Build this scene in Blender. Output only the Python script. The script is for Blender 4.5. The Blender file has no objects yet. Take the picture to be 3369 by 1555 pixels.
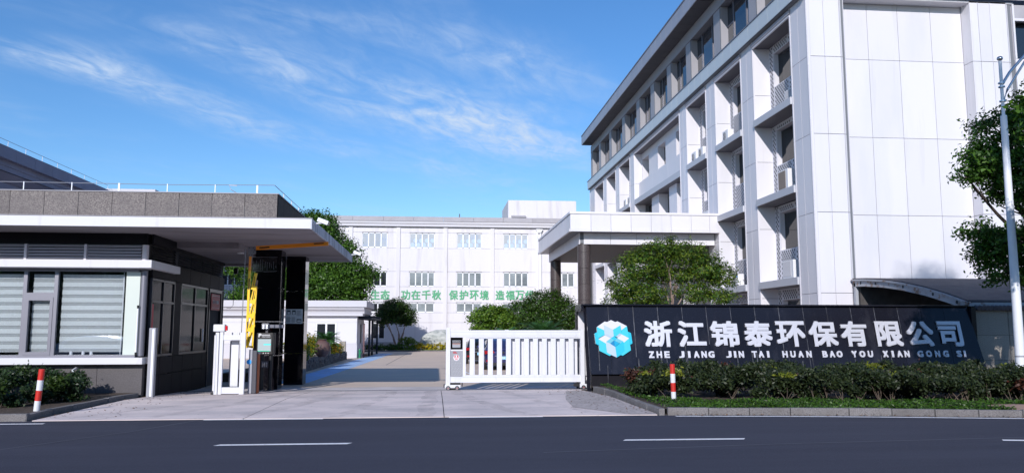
import bpy, bmesh, math, random
import numpy as np
from mathutils import Vector, Matrix
random.seed(7); rng = np.random.default_rng(7)
R = math.radians
sc = bpy.context.scene
COL = sc.collection

# ------------------------------------------------------------------ camera
cam = bpy.data.cameras.new('camera'); cam_o = bpy.data.objects.new('camera', cam); COL.objects.link(cam_o)
cam.sensor_width = 36; cam.lens = 28.317; cam.clip_end = 3000; cam.clip_start = .1
cam_o.location = (0, 0, 1.65)
cam_o.rotation_euler = (R(90 + 6.66), 0, R(-5.406))
sc.camera = cam_o
sc.render.resolution_x = 1024; sc.render.resolution_y = 472

# ------------------------------------------------------------------ sky + sun
SUN_EL = 24.0; SUN_DX, SUN_DY = 3.1, 9.2                     # horizontal travel direction of the light
sun_rot = math.atan2(-SUN_DX, -SUN_DY)
w = bpy.data.worlds.new('World'); sc.world = w; w.use_nodes = True
nt = w.node_tree; nt.nodes.clear(); N = nt.nodes; L = nt.links
out = N.new('ShaderNodeOutputWorld'); bg = N.new('ShaderNodeBackground'); L.new(bg.outputs[0], out.inputs[0])
bg.inputs[1].default_value = 0.105
sky = N.new('ShaderNodeTexSky'); sky.sky_type = 'NISHITA'; sky.sun_disc = False
sky.sun_elevation = R(SUN_EL); sky.sun_rotation = sun_rot; sky.air_density = 1.0; sky.dust_density = 0.25; sky.ozone_density = 2.2
def mth(op, a, b=None, c=None, nodes=None, clamp=False):
    nn, ll = nodes
    m = nn.new('ShaderNodeMath'); m.operation = op; m.use_clamp = clamp
    for i, v in enumerate((a, b, c)):
        if v is None: continue
        if isinstance(v, (int, float)): m.inputs[i].default_value = v
        else: ll.new(v, m.inputs[i])
    return m.outputs[0]
NL = (N, L)
hsv = N.new('ShaderNodeHueSaturation'); hsv.inputs['Saturation'].default_value = 1.20; hsv.inputs['Value'].default_value = 1.0; L.new(sky.outputs[0], hsv.inputs['Color'])
tint = N.new('ShaderNodeMix'); tint.data_type = 'RGBA'; tint.blend_type = 'MULTIPLY'; tint.inputs[0].default_value = 1
L.new(hsv.outputs[0], tint.inputs[6]); tint.inputs[7].default_value = (0.90, 1.09, 1.32, 1)
tc = N.new('ShaderNodeTexCoord'); sp = N.new('ShaderNodeSeparateXYZ'); L.new(tc.outputs['Generated'], sp.inputs[0])
zz = mth('ADD', mth('MAXIMUM', sp.outputs[2], 0.0, nodes=NL), 0.12, nodes=NL)
cx = mth('DIVIDE', sp.outputs[0], zz, nodes=NL); cy = mth('DIVIDE', sp.outputs[1], zz, nodes=NL)
cp = N.new('ShaderNodeCombineXYZ'); L.new(cx, cp.inputs[0]); L.new(cy, cp.inputs[1])
def cloud_noise(scale, rot, sx, sy, detail, dist, rough=.6):
    mp = N.new('ShaderNodeMapping'); mp.vector_type = 'TEXTURE'; mp.inputs['Rotation'].default_value = (0, 0, rot); mp.inputs['Scale'].default_value = (1 / sx, 1 / sy, 1)
    L.new(cp.outputs[0], mp.inputs[0])
    n = N.new('ShaderNodeTexNoise'); n.inputs['Scale'].default_value = scale; n.inputs['Detail'].default_value = detail
    n.inputs['Roughness'].default_value = rough; n.inputs['Distortion'].default_value = dist
    L.new(mp.outputs[0], n.inputs['Vector']); return n.outputs[0]
def ramp01(v, a, b):
    m = N.new('ShaderNodeMapRange'); m.interpolation_type = 'SMOOTHSTEP'; m.inputs[1].default_value = a; m.inputs[2].default_value = b
    L.new(v, m.inputs[0]); return m.outputs[0]
def blob(c, ang, rx, ry, amp):
    mp = N.new('ShaderNodeMapping'); mp.vector_type = 'TEXTURE'; mp.inputs['Location'].default_value = (c[0], c[1], 0)
    mp.inputs['Rotation'].default_value = (0, 0, ang); mp.inputs['Scale'].default_value = (rx, ry, 1); L.new(cp.outputs[0], mp.inputs[0])
    vl = N.new('ShaderNodeVectorMath'); vl.operation = 'LENGTH'; L.new(mp.outputs[0], vl.inputs[0])
    m = N.new('ShaderNodeMapRange'); m.interpolation_type = 'SMOOTHSTEP'; m.inputs[1].default_value = 1.0; m.inputs[2].default_value = 0.0
    m.inputs[3].default_value = 0; m.inputs[4].default_value = amp; L.new(vl.outputs['Value'], m.inputs[0]); return m.outputs[0]
CLOUD_BLOBS = [  # centre, angle, half length, half width, amount (cirrus streaks on the cloud plane)
    ((-.05, 2.50), R(38), .80, .34, 1.25), ((-.52, 2.14), R(45), .42, .18, .85), ((-.67, 2.57), R(58), .52, .21, .95), ((-.98, 2.13), R(25), .32, .18, 1.0),
    ((-.84, 2.31), R(40), .38, .17, .9), ((.16, 2.12), R(39), .60, .26, .8), ((.32, 2.72), R(42), .62, .36, 1.0), ((-.35, 2.85), R(60), .4, .16, .5), ((-.30, 1.95), R(30), .4, .18, .45), ((.10, 3.1), R(40), .6, .3, .5)]
tot = None
for b in CLOUD_BLOBS:
    o = blob(*b); tot = o if tot is None else mth('ADD', tot, o, nodes=NL)
n1 = cloud_noise(3.6, R(40), 1.0, 1.9, 10, .8, .58); n2 = cloud_noise(8, R(66), 1.0, 2.2, 9, 1.0, .60); n3 = cloud_noise(1.6, R(35), 1, 1.8, 5, .3)
streak = mth('MULTIPLY', ramp01(n1, .22, .78), ramp01(n2, .0, .95), nodes=NL)
cl = mth('MULTIPLY', tot, streak, nodes=NL)
veil = mth('MULTIPLY', mth('MULTIPLY', ramp01(n3, .42, .85), ramp01(n1, .3, .8), nodes=NL), .35, nodes=NL)
cl = mth('MULTIPLY', mth('ADD', mth('MULTIPLY', cl, 1.35, nodes=NL), veil, nodes=NL), .80, nodes=NL, clamp=True)
cmix = N.new('ShaderNodeMix'); cmix.data_type = 'RGBA'; L.new(cl, cmix.inputs[0]); L.new(tint.outputs[2], cmix.inputs[6])
cmix.inputs[7].default_value = (4.9, 6.1, 8.0, 1)
L.new(cmix.outputs[2], bg.inputs[0])

sun = bpy.data.lights.new('sun', 'SUN'); sun.energy = 3.9; sun.angle = R(.53); sun.color = (1, .95, .925)
sun_o = bpy.data.objects.new('sun', sun); COL.objects.link(sun_o)
h = math.hypot(SUN_DX, SUN_DY)
sd = Vector((SUN_DX / h * math.cos(R(SUN_EL)), SUN_DY / h * math.cos(R(SUN_EL)), -math.sin(R(SUN_EL))))
sun_o.rotation_euler = sd.to_track_quat('-Z', 'Y').to_euler(); sun_o.location = (-10, -30, 40)
sc.view_settings.view_transform = 'Standard'; sc.view_settings.look = 'None'; sc.view_settings.gamma = 1
sc.view_settings.use_curve_mapping = False; sc.view_settings.exposure = 0.15

# ------------------------------------------------------------------ materials
MATS = {}
def mat(name, col, rough=.6, metal=0., spec=.5, noise=None, noise2=None, bump=None, rnd=0., emit=None, trans=0., coat=0., coords='pos', fn=None):
    """noise=(scale, colour, lo, hi): second colour mixed in by a noise; bump=(scale, strength)"""
    m = bpy.data.materials.new(name); m.use_nodes = True; n = m.node_tree.nodes; l = m.node_tree.links
    b = n['Principled BSDF']
    b.inputs['Roughness'].default_value = rough; b.inputs['Metallic'].default_value = metal; b.inputs['Specular IOR Level'].default_value = spec
    if coat: b.inputs['Coat Weight'].default_value = coat; b.inputs['Coat Roughness'].default_value = .04
    if coords == 'pos': g = n.new('ShaderNodeNewGeometry'); vec = g.outputs['Position']
    else: g = n.new('ShaderNodeTexCoord'); vec = g.outputs['Object']
    c = n.new('ShaderNodeRGB'); c.outputs[0].default_value = (*col, 1); cur = c.outputs[0]
    for k in (noise, noise2):
        if not k: continue
        sc_, c2, lo, hi = k[:4]
        t = n.new('ShaderNodeTexNoise'); t.inputs['Scale'].default_value = 1; t.inputs['Detail'].default_value = 6; t.inputs['Roughness'].default_value = .62
        mp = n.new('ShaderNodeMapping'); mp.inputs['Scale'].default_value = (sc_,) * 3 if isinstance(sc_, (int, float)) else sc_
        l.new(vec, mp.inputs[0]); l.new(mp.outputs[0], t.inputs['Vector'])
        mr = n.new('ShaderNodeMapRange'); mr.inputs[1].default_value = lo; mr.inputs[2].default_value = hi; l.new(t.outputs[0], mr.inputs[0])
        mx = n.new('ShaderNodeMix'); mx.data_type = 'RGBA'; l.new(mr.outputs[0], mx.inputs[0]); l.new(cur, mx.inputs[6]); mx.inputs[7].default_value = (*c2, 1)
        cur = mx.outputs[2]
    if rnd:
        oi = n.new('ShaderNodeObjectInfo'); hs = n.new('ShaderNodeHueSaturation')
        mr = n.new('ShaderNodeMapRange'); mr.inputs[3].default_value = 1 - rnd; mr.inputs[4].default_value = 1 + rnd
        l.new(oi.outputs['Random'], mr.inputs[0]); l.new(mr.outputs[0], hs.inputs['Value']); l.new(cur, hs.inputs['Color']); cur = hs.outputs[0]
    l.new(cur, b.inputs['Base Color'])
    if bump:
        t = n.new('ShaderNodeTexNoise'); t.inputs['Scale'].default_value = bump[0]; t.inputs['Detail'].default_value = 5; l.new(vec, t.inputs['Vector'])
        bp = n.new('ShaderNodeBump'); bp.inputs['Strength'].default_value = bump[1]; bp.inputs['Distance'].default_value = bump[2] if len(bump) > 2 else .02
        l.new(t.outputs[0], bp.inputs['Height']); l.new(bp.outputs[0], b.inputs['Normal'])
    if emit: b.inputs['Emission Color'].default_value = (*emit[:3], 1); b.inputs['Emission Strength'].default_value = emit[3]
    if fn: fn(n, l, b, vec)
    MATS[name] = m; return m
def glass_mat(name, tint=(.55, .65, .7), see=.75, rough=.0, ior=1.5):
    m = bpy.data.materials.new(name); m.use_nodes = True; n = m.node_tree.nodes; l = m.node_tree.links; n.clear()
    o = n.new('ShaderNodeOutputMaterial'); mx = n.new('ShaderNodeMixShader'); fr = n.new('ShaderNodeFresnel'); fr.inputs[0].default_value = ior
    gl = n.new('ShaderNodeBsdfGlossy'); gl.inputs['Roughness'].default_value = rough; gl.inputs['Color'].default_value = (.95, .97, 1, 1)
    tr = n.new('ShaderNodeBsdfTransparent'); tr.inputs['Color'].default_value = (tint[0] * see, tint[1] * see, tint[2] * see, 1)
    ad = n.new('ShaderNodeMath'); ad.operation = 'MULTIPLY_ADD'; ad.inputs[1].default_value = .95; ad.inputs[2].default_value = .07; ad.use_clamp = True
    l.new(fr.outputs[0], ad.inputs[0]); l.new(ad.outputs[0], mx.inputs[0]); l.new(tr.outputs[0], mx.inputs[1]); l.new(gl.outputs[0], mx.inputs[2]); l.new(mx.outputs[0], o.inputs[0])
    MATS[name] = m; return m
def leaf_mat(name, c1, c2, trans=.25, rough=.45):
    m = bpy.data.materials.new(name); m.use_nodes = True; n = m.node_tree.nodes; l = m.node_tree.links
    b = n['Principled BSDF']; b.inputs['Roughness'].default_value = rough; b.inputs['Specular IOR Level'].default_value = .35
    g = n.new('ShaderNodeNewGeometry'); mx = n.new('ShaderNodeMix'); mx.data_type = 'RGBA'
    l.new(g.outputs['Random Per Island'], mx.inputs[0]); mx.inputs[6].default_value = (*c1, 1); mx.inputs[7].default_value = (*c2, 1)
    l.new(mx.outputs[2], b.inputs['Base Color'])
    t = n.new('ShaderNodeBsdfTranslucent'); hs = n.new('ShaderNodeHueSaturation'); hs.inputs['Value'].default_value = 1.4; hs.inputs['Saturation'].default_value = 1.15; l.new(mx.outputs[2], hs.inputs['Color']); l.new(hs.outputs[0], t.inputs[0])
    ms = n.new('ShaderNodeMixShader'); ms.inputs[0].default_value = trans; o = n['Material Output']
    l.new(b.outputs[0], ms.inputs[1]); l.new(t.outputs[0], ms.inputs[2]); l.new(ms.outputs[0], o.inputs[0])
    MATS[name] = m; return m

WHITE = (.70, .71, .75)
mat('panel_white', (.66, .65, .69), .42, noise2=((2.6, 2.6, .16), (.53, .52, .55), .60, .88), spec=.4, noise=((.5, .5, .12), (.56, .57, .61), .5, .85), rnd=.03)
mat('eave_metal', (.33, .335, .37), .38, metal=.2, rnd=.05)
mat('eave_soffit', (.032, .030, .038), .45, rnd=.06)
mat('top_panel', (.31, .31, .34), .5, rnd=.04)
mat('band_metal', (.48, .54, .58), .42, rnd=.03)
mat('ledge_metal', (.46, .47, .51), .45, rnd=.03)
mat('underside_shade', (.09, .085, .10), .55)  # dark plate colour that paints shade onto recess ceilings and ledge undersides
mat('panel_joint', (.16, .17, .19), .8)
mat('plaster_white', (.66, .65, .69), .8, noise2=((1.3, 1.3, .14), (.48, .46, .48), .54, .80), noise=((.7, .7, .10), (.53, .52, .55), .52, .85), bump=(9, .12))
mat('plaster_lodge', (.64, .64, .68), .8, noise=(.8, (.62, .60, .60), .5, .8))
mat('cornice_grey', (.38, .375, .41), .75, noise=(1.1, (.32, .31, .34), .4, .8), rnd=.04)
mat('cornice_white', (.55, .55, .60), .75, noise=(.7, (.54, .53, .55), .4, .8))
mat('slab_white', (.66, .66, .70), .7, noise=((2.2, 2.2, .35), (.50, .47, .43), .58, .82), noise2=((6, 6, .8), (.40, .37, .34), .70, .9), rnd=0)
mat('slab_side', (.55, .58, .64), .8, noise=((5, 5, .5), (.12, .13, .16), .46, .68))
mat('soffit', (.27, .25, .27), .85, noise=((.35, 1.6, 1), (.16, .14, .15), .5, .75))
mat('speckle', (.25, .225, .21), .85, noise=(34, (.12, .105, .105), .42, .58), noise2=(1.3, (.14, .125, .125), .4, .8), bump=(60, .35, .01), rnd=.06)
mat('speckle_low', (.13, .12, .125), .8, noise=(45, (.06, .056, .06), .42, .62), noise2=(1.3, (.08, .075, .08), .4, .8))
mat('joint_white', (.6, .58, .58), .8)
mat('dark_cladding', (.010, .0095, .013), .6, spec=.12, noise=(3, (.016, .015, .019), .5, .8), rnd=.12)
mat('dark_metal', (.07, .07, .085), .4, metal=.2)
mat('frame_grey', (.20, .20, .235), .42, metal=.35)
mat('louver', (.60, .56, .61), .5, metal=.15)
mat('dark_frame', (.03, .031, .038), .35)
mat('black_gloss', (.006, .006, .008), .07, spec=.6)
mat('black_granite', (.010, .0105, .017), .2, spec=.32, noise=(85, (.075, .08, .11), .60, .74), noise2=((1.8, 1.8, .5), (.035, .035, .045), .55, .85), rnd=.2)
mat('granite_brown', (.055, .042, .042), .33, noise=(48, (.22, .19, .185), .53, .66), rnd=.1)
mat('pillar_polish', (.005, .0045, .007), .05, spec=.28, noise=(60, (.05, .045, .05), .62, .75))
mat('steel_letter', (.64, .64, .69), .42, metal=.35)
mat('grey_paint', (.30, .305, .34), .5)
mat('gate_white', (.66, .67, .71), .38, noise2=((14, 14, 2.5), (.42, .42, .44), .62, .80), noise=((3, 3, .6), (.57, .58, .62), .5, .85))
mat('gate_groove', (.52, .54, .60), .5)
mat('tread_plate', (.42, .43, .46), .35, metal=.6)
mat('steel', (.55, .56, .6), .28, metal=.9)
mat('rubber', (.012, .012, .014), .6)
mat('red_paint', (.56, .022, .014), .5, noise=((9, 9, 4), (.34, .02, .016), .5, .8))
mat('band_white', (.70, .72, .75), .5, noise=((9, 9, 4), (.48, .47, .46), .55, .85))
mat('orange', (.42, .085, .010), .5, noise=((8, 8, 3), (.26, .06, .02), .5, .8))
mat('boom_orange', (.85, .27, .01), .4)
mat('yellow', (.90, .56, .008), .38)
mat('yellow_black', (.03, .025, .01), .5)
mat('red_sign', (.42, .035, .055), .5)
mat('red_lamp', (.6, .01, .02), .2, emit=(.5, .01, .02, .1))
mat('blue_dot', (.02, .32, .80), .4)
mat('paper', (.55, .62, .66), .6)
mat('ink', (.04, .06, .07), .6)
mat('lcd', (.34, .40, .42), .3, emit=(.30, .38, .40, .32))
mat('lcd_cyan', (.02, .6, .6), .3, emit=(.02, .65, .60, .7))
mat('lcd_green', (.03, .5, .3), .3, emit=(.03, .6, .35, .6))
mat('led', (.9, .9, 1), .3, emit=(.75, .8, 1, 1.5))
mat('sign_white', (.78, .80, .84), .5)
mat('slogan_green', (.075, .36, .18), .5)
mat('tile_roof', (.085, .075, .085), .85, noise=(2.5, (.13, .115, .12), .4, .7), bump=(30, .6))
mat('rust_beam', (.36, .38, .42), .6, noise=(3.5, (.20, .12, .08), .52, .64))
mat('stain_wall', (.36, .33, .285), .85, noise=(40, (.22, .20, .18), .45, .65), noise2=((1.5, 1.5, .6), (.20, .18, .165), .5, .8), rnd=.05)
mat('kerb_stone', (.21, .20, .20), .85, noise=(55, (.10, .095, .10), .45, .62), noise2=(2.2, (.14, .13, .125), .45, .75), bump=(40, .4, .01), rnd=.12)
mat('soil', (.055, .04, .03), .95, noise=(7, (.12, .085, .06), .45, .7), bump=(20, .8, .05))
mat('stone_block', (.075, .085, .095), .8, noise=(12, (.15, .16, .17), .45, .7), bump=(25, .8, .02), rnd=.35)
mat('urn_clay', (.11, .06, .055), .6, noise=(6, (.16, .10, .09), .45, .7))
mat('purple_post', (.10, .045, .055), .5)
mat('green_paint', (.012, .20, .09), .4)
mat('bark', (.13, .095, .075), .9, noise=((14, 14, 4), (.06, .042, .035), .4, .7), bump=(30, .8, .02))
mat('bark_pale', (.34, .25, .21), .85, noise=((9, 9, 3), (.17, .115, .09), .42, .66))
mat('twig', (.105, .08, .062), .9)
mat('rock', (.50, .52, .50), .85, noise=((1.5, 1.5, 5), (.30, .33, .32), .42, .6), bump=(4, .8, .15))
mat('ac_white', (.72, .72, .74), .5, rnd=.03)
mat('ac_grille_tan', (.36, .27, .19), .6)
mat('ac_dark', (.10, .10, .11), .5)
mat('perf', (.60, .60, .65), .5, rnd=.03)
mat('perf_hole', (.03, .035, .05), .7)
mat('glass_dark', (.010, .013, .018), .03, spec=.4)
mat('glass_side', (.006, .007, .010), .06, spec=.035)
mat('glass_top', (.016, .022, .032), .015, spec=.9)
mat('pane_grey', (.24, .27, .29), .12, spec=.5, noise=((.5, .5, .6), (.13, .155, .17), .45, .65), rnd=.22)
mat('pane_light', (.42, .45, .48), .15, spec=.5, noise=((1.2, 1.2, 1.2), (.34, .40, .50), .45, .65), rnd=.1)
mat('balloon', (.45, .56, .72), .25)
mat('pane_shade', (.02, .024, .03), .06)
mat('blind_a', (.63, .66, .655), .8, rnd=.03)
mat('blind_b', (.40, .42, .42), .85)
mat('panel_pale', (.56, .62, .57), .4)
mat('interior', (.03, .035, .045), .8)
mat('hose', (.03, .03, .035), .7)
mat('sticker_red', (.50, .02, .03), .5)
mat('car_navy', (.035, .038, .13), .25, metal=.4, coat=.8)
mat('car_dark', (.012, .012, .016), .25, metal=.3, coat=.8)
mat('car_white', (.72, .72, .74), .25, coat=.6)
mat('car_silver', (.50, .56, .62), .25, metal=.5, coat=.8)
mat('car_glass', (.05, .075, .11), .04, spec=.8)
mat('car_red', (.30, .006, .010), .2)
mat('plate_blue', (.25, .55, .75), .4)
mat('black_plastic', (.012, .012, .014), .45)
mat('logo_white', (.62, .62, .66), .4); mat('logo_pale', (.42, .53, .64), .4); mat('logo_grey', (.38, .47, .56), .4)
mat('logo_cyan', (.015, .46, .62), .35); mat('logo_mid', (.045, .52, .64), .35); mat('logo_deep', (.0, .34, .56), .35); mat('logo_dark', (.0, .20, .42), .35); mat('logo_soft', (.13, .46, .56), .35)
mat('wire', (.35, .36, .40), .5, metal=.4)
mat('lamp_white', (.72, .74, .78), .4, noise=((4, 4, .5), (.62, .64, .68), .5, .9))
glass_mat('window_glass', (.96, .98, 1.0), .97)
glass_mat('side_glass', (.5, .55, .6), .55)
leaf_mat('leaf_camphor', (0.015, 0.043, 0.007), (0.075, 0.171, 0.019))
leaf_mat('leaf_ginkgo', (0.019, 0.056, 0.007), (0.098, 0.202, 0.020))
leaf_mat('leaf_osmanthus', (0.038, 0.068, 0.009), (0.175, 0.240, 0.023))
leaf_mat('leaf_dark', (0.014, 0.033, 0.008), (0.054, 0.095, 0.014))
leaf_mat('leaf_hedge', (.011, .021, .009), (.034, .050, .014), .15, .5)
leaf_mat('leaf_hedge_green', (.010, .026, .010), (.030, .058, .016), .15, .45)
leaf_mat('leaf_hedge_red', (.035, .018, .012), (.09, .030, .018), .15)
leaf_mat('leaf_hedge_young', (0.108, 0.144, 0.012), (0.216, 0.228, 0.024), .25)
leaf_mat('leaf_round', (0.063, 0.126, 0.010), (0.171, 0.271, 0.026))
leaf_mat('leaf_yellow', (0.345, 0.299, 0.014), (0.575, 0.414, 0.023))
leaf_mat('leaf_orange', (.25, .12, .012), (.48, .28, .02))
leaf_mat('leaf_cycas', (0.030, 0.093, 0.027), (0.075, 0.180, 0.045), .15, .35)
leaf_mat('leaf_grass', (0.026, 0.075, 0.010), (0.075, 0.159, 0.019), .3)

def asphalt_fn(n, l, b, vec):
    pass
mat('asphalt', (.036, .038, .058), .85, spec=.3, noise=(60, (.095, .10, .135), .54, .74), noise2=((.12, 1.1, 1), (.050, .053, .078), .40, .68), bump=(90, .5, .012))
mat('concrete_drive', (.76, .655, .625), .88, noise=((.5, .9, 1), (.52, .465, .46), .38, .66), noise2=((7, 4, 9), (.32, .28, .27), .60, .78), bump=(35, .25, .01))
mat('concrete_pale', (.66, .61, .61), .88, noise=((.8, .8, 1), (.43, .39, .38), .4, .75))
mat('yard_paving', (.68, .55, .44), .88, noise=((.35, .8, 1), (.55, .455, .39), .4, .75), noise2=(20, (.34, .29, .28), .6, .8))
mat('blue_lane', (.36, .56, .86), .75, noise=((1.5, .6, 1), (.40, .48, .60), .45, .75))
mat('line_paint', (.84, .84, .86), .6, noise=(14, (.40, .40, .44), .58, .74))
mat('far_ground', (.085, .095, .075), .9, noise=(.2, (.12, .12, .11), .4, .7))
mat('crack', (.10, .09, .09), .9)
mat('gravel_edge', (.50, .445, .435), .95, noise=(9, (.20, .165, .15), .50, .64), noise2=(1.2, (.36, .32, .30), .4, .7), bump=(25, .6, .02))

# ------------------------------------------------------------------ object helpers
def tag(o, label=None, cat=None, group=None, kind=None):
    if label: o['label'] = label
    if cat: o['category'] = cat
    if group: o['group'] = group
    if kind: o['kind'] = kind
    return o
def link(name, me, parent=None, loc=None):
    o = bpy.data.objects.new(name, me); COL.objects.link(o)
    if parent is not None: o.parent = parent
    if loc is not None: o.location = loc
    return o
def empty(name, label=None, cat=None, loc=(0, 0, 0), group=None, kind=None):
    o = bpy.data.objects.new(name, None); COL.objects.link(o); o.location = loc; o.empty_display_size = .2
    return tag(o, label, cat, group, kind)
class MB:
    def __init__(s): s.v = []; s.f = []; s.m = []; s.mi = 0; s.smooth = []; s.sm = False
    def add(s, vs, fs):
        b = len(s.v); s.v += [tuple(v) for v in vs]
        for f in fs: s.f.append(tuple(b + i for i in f)); s.m.append(s.mi); s.smooth.append(s.sm)
        return s
    def box(s, x0, x1, y0, y1, z0, z1):
        return s.add([(x0, y0, z0), (x1, y0, z0), (x1, y1, z0), (x0, y1, z0), (x0, y0, z1), (x1, y0, z1), (x1, y1, z1), (x0, y1, z1)],
                     [(0, 3, 2, 1), (4, 5, 6, 7), (0, 1, 5, 4), (1, 2, 6, 5), (2, 3, 7, 6), (3, 0, 4, 7)])
    def prism(s, pts, axis, a, b):
        """pts 2-D polygon; axis 'x','y','z' = extrusion axis"""
        n = len(pts)
        def P(p, t): return {'x': (t, p[0], p[1]), 'y': (p[0], t, p[1]), 'z': (p[0], p[1], t)}[axis]
        return s.add([P(p, a) for p in pts] + [P(p, b) for p in pts],
                     [tuple(range(n)), tuple(range(2 * n - 1, n - 1, -1))] + [(i, i + n, (i + 1) % n + n, (i + 1) % n) for i in range(n)])
    def tube(s, pts, rad, n=8, cap=True):
        pts = [Vector(p) for p in pts]
        if isinstance(rad, (int, float)): rad = [rad] * len(pts)
        rings = []; 
        for i, p in enumerate(pts):
            d = (pts[min(i + 1, len(pts) - 1)] - pts[max(i - 1, 0)]).normalized()
            a = Vector((0, 0, 1)) if abs(d.z) < .9 else Vector((1, 0, 0))
            u = d.cross(a).normalized(); v = d.cross(u)
            rings.append([p + (u * math.cos(2 * math.pi * k / n) + v * math.sin(2 * math.pi * k / n)) * rad[i] for k in range(n)])
        vs = [q for r in rings for q in r]; fs = []
        for i in range(len(pts) - 1):
            for k in range(n): fs.append((i * n + k, i * n + (k + 1) % n, (i + 1) * n + (k + 1) % n, (i + 1) * n + k))
        o = s.sm; s.sm = True; s.add(vs, fs); s.sm = o
        if cap:
            b = len(s.v) - len(vs); s.f.append(tuple(b + k for k in range(n))); s.f.append(tuple(b + (len(pts) - 1) * n + k for k in range(n)[::-1])); s.m += [s.mi] * 2; s.smooth += [False] * 2
        return s
    def lathe(s, prof, cx, cy, n=16, z0=0):
        return s.tube([(cx, cy, z0 + z) for r, z in prof], [r for r, z in prof], n)
    def sphere(s, c, r, n=10, sz=1):
        prof = [(max(r * math.sin(math.pi * i / n), .001), -r * sz * math.cos(math.pi * i / n)) for i in range(n + 1)]
        return s.lathe([(a, b) for a, b in prof], c[0], c[1], n * 2, c[2])
    def build(s, name, mats, parent=None, bevel=0, loc=None):
        me = bpy.data.meshes.new(name); me.from_pydata(s.v, [], s.f)
        for k in (mats if isinstance(mats, (list, tuple)) else [mats]): me.materials.append(MATS[k])
        me.polygons.foreach_set('material_index', s.m); me.polygons.foreach_set('use_smooth', s.smooth)
        bm = bmesh.new(); bm.from_mesh(me); bmesh.ops.recalc_face_normals(bm, faces=bm.faces); bm.to_mesh(me); bm.free()
        if any(s.smooth): me.set_sharp_from_angle(angle=.7)
        me.update(); o = link(name, me, parent, loc)
        if bevel:
            md = o.modifiers.new('bevel', 'BEVEL'); md.width = bevel; md.segments = 2; md.limit_method = 'ANGLE'; md.harden_normals = False
        return o
UNIT = {}
def piece(name, x0, x1, y0, y1, z0, z1, m, parent=None, bev=0.0):
    """a box-shaped piece sharing one unit-cube mesh per material"""
    key = (m,)
    if key not in UNIT:
        b = MB().box(-.5, .5, -.5, .5, -.5, .5); me = bpy.data.meshes.new('unit_block_' + m); me.from_pydata(b.v, [], b.f); me.materials.append(MATS[m])
        bm = bmesh.new(); bm.from_mesh(me); bmesh.ops.recalc_face_normals(bm, faces=bm.faces); bm.to_mesh(me); bm.free(); UNIT[key] = me
    o = bpy.data.objects.new(name, UNIT[key]); COL.objects.link(o)
    o.location = ((x0 + x1) / 2, (y0 + y1) / 2, (z0 + z1) / 2); o.scale = (abs(x1 - x0), abs(y1 - y0), abs(z1 - z0))
    if parent is not None:
        o.parent = parent
        if parent.location.length > 0: o.location = Vector(o.location) - parent.location
    return o
def box(name, x0, x1, y0, y1, z0, z1, m, parent=None, bevel=0):
    b = MB().box(x0, x1, y0, y1, z0, z1); return b.build(name, m, parent, bevel)
def rel(parent, *a): return [v - (parent.location.x, parent.location.y, parent.location.z)[i // 2] for i, v in enumerate(a)]
def text_mesh(body, width, height, depth, bold=0., res=3):
    cu = bpy.data.curves.new('t', 'FONT'); cu.body = body; cu.resolution_u = res; cu.extrude = .5; cu.align_x = 'LEFT'
    o = bpy.data.objects.new('t', cu); COL.objects.link(o)
    me = bpy.data.meshes.new_from_object(o.evaluated_get(bpy.context.evaluated_depsgraph_get()))
    bpy.data.objects.remove(o); bpy.data.curves.remove(cu)
    n = len(me.vertices); co = np.empty(n * 3, 'f'); me.vertices.foreach_get('co', co); co = co.reshape(-1, 3)
    lo = co.min(0); hi = co.max(0); s = hi - lo; s[s == 0] = 1
    c = (co - (lo + hi) / 2) / s
    new = np.stack([c[:, 0] * width, -c[:, 2] * depth, c[:, 1] * height], 1)   # faces -Y
    me.vertices.foreach_set('co', new.astype('f').ravel()); me.update()
    if bold:                                    # heavier strokes: copies shifted sideways, each a hair deeper so no two faces coincide
        bm = bmesh.new(); q = bold * height * .5
        for k, (dx, dz) in enumerate(((0, 0), (q, 0), (-q, 0), (0, q), (0, -q), (q, q), (-q, q), (q, -q), (-q, -q))):
            t = me.copy(); t.transform(Matrix.Translation((dx, k * .0012 if k else -.0002, dz))); bm.from_mesh(t); bpy.data.meshes.remove(t)
        bm.to_mesh(me); bm.free()
    return me
def text(name, body, cx, y, cz, width, height, depth, m, parent=None, bold=0.):
    me = text_mesh(body, width, height, depth, bold); me.materials.clear(); me.materials.append(MATS[m])
    return link(name, me, parent, (cx, y, cz))

# ------------------------------------------------------------------ ground, road, kerbs
def gz(y): return -.17 * min(1, max(0, (y - 20.5) / 5.5))
def sheet(name, poly_rows, m, dz=0, kind='structure', parent=None):
    """rows of (y, x0, x1): a strip sheet following the ground"""
    vs = []; fs = []
    for y, a, b in poly_rows: vs += [(a, y, gz(y) + dz), (b, y, gz(y) + dz)]
    for i in range(len(poly_rows) - 1): fs.append((2 * i, 2 * i + 1, 2 * i + 3, 2 * i + 2))
    o = MB().add(vs, fs).build(name, m, parent)
    if kind: o['kind'] = kind
    return o
sheet('ground', [(-900, -1200, 1200), (8, -1200, 1200), (20.5, -1200, 1200), (26, -1200, 1200), (1600, -1200, 1200)], 'far_ground', -.05)
EDGE = [(-400, 16.2), (-60, 16.0), (-8, 15.97), (-7.2, 15.97), (-2.5, 15.95), (4.55, 15.93), (7.04, 15.66), (8.16, 15.48), (11.34, 14.84), (16, 13.85), (30, 10.6), (60, 3.0), (200, -36)]
def edge_y(x, off=0):
    for (a, ya), (b, yb) in zip(EDGE, EDGE[1:]):
        if a <= x <= b: return ya + (yb - ya) * (x - a) / (b - a) + off
    return EDGE[-1][1] + off
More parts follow.
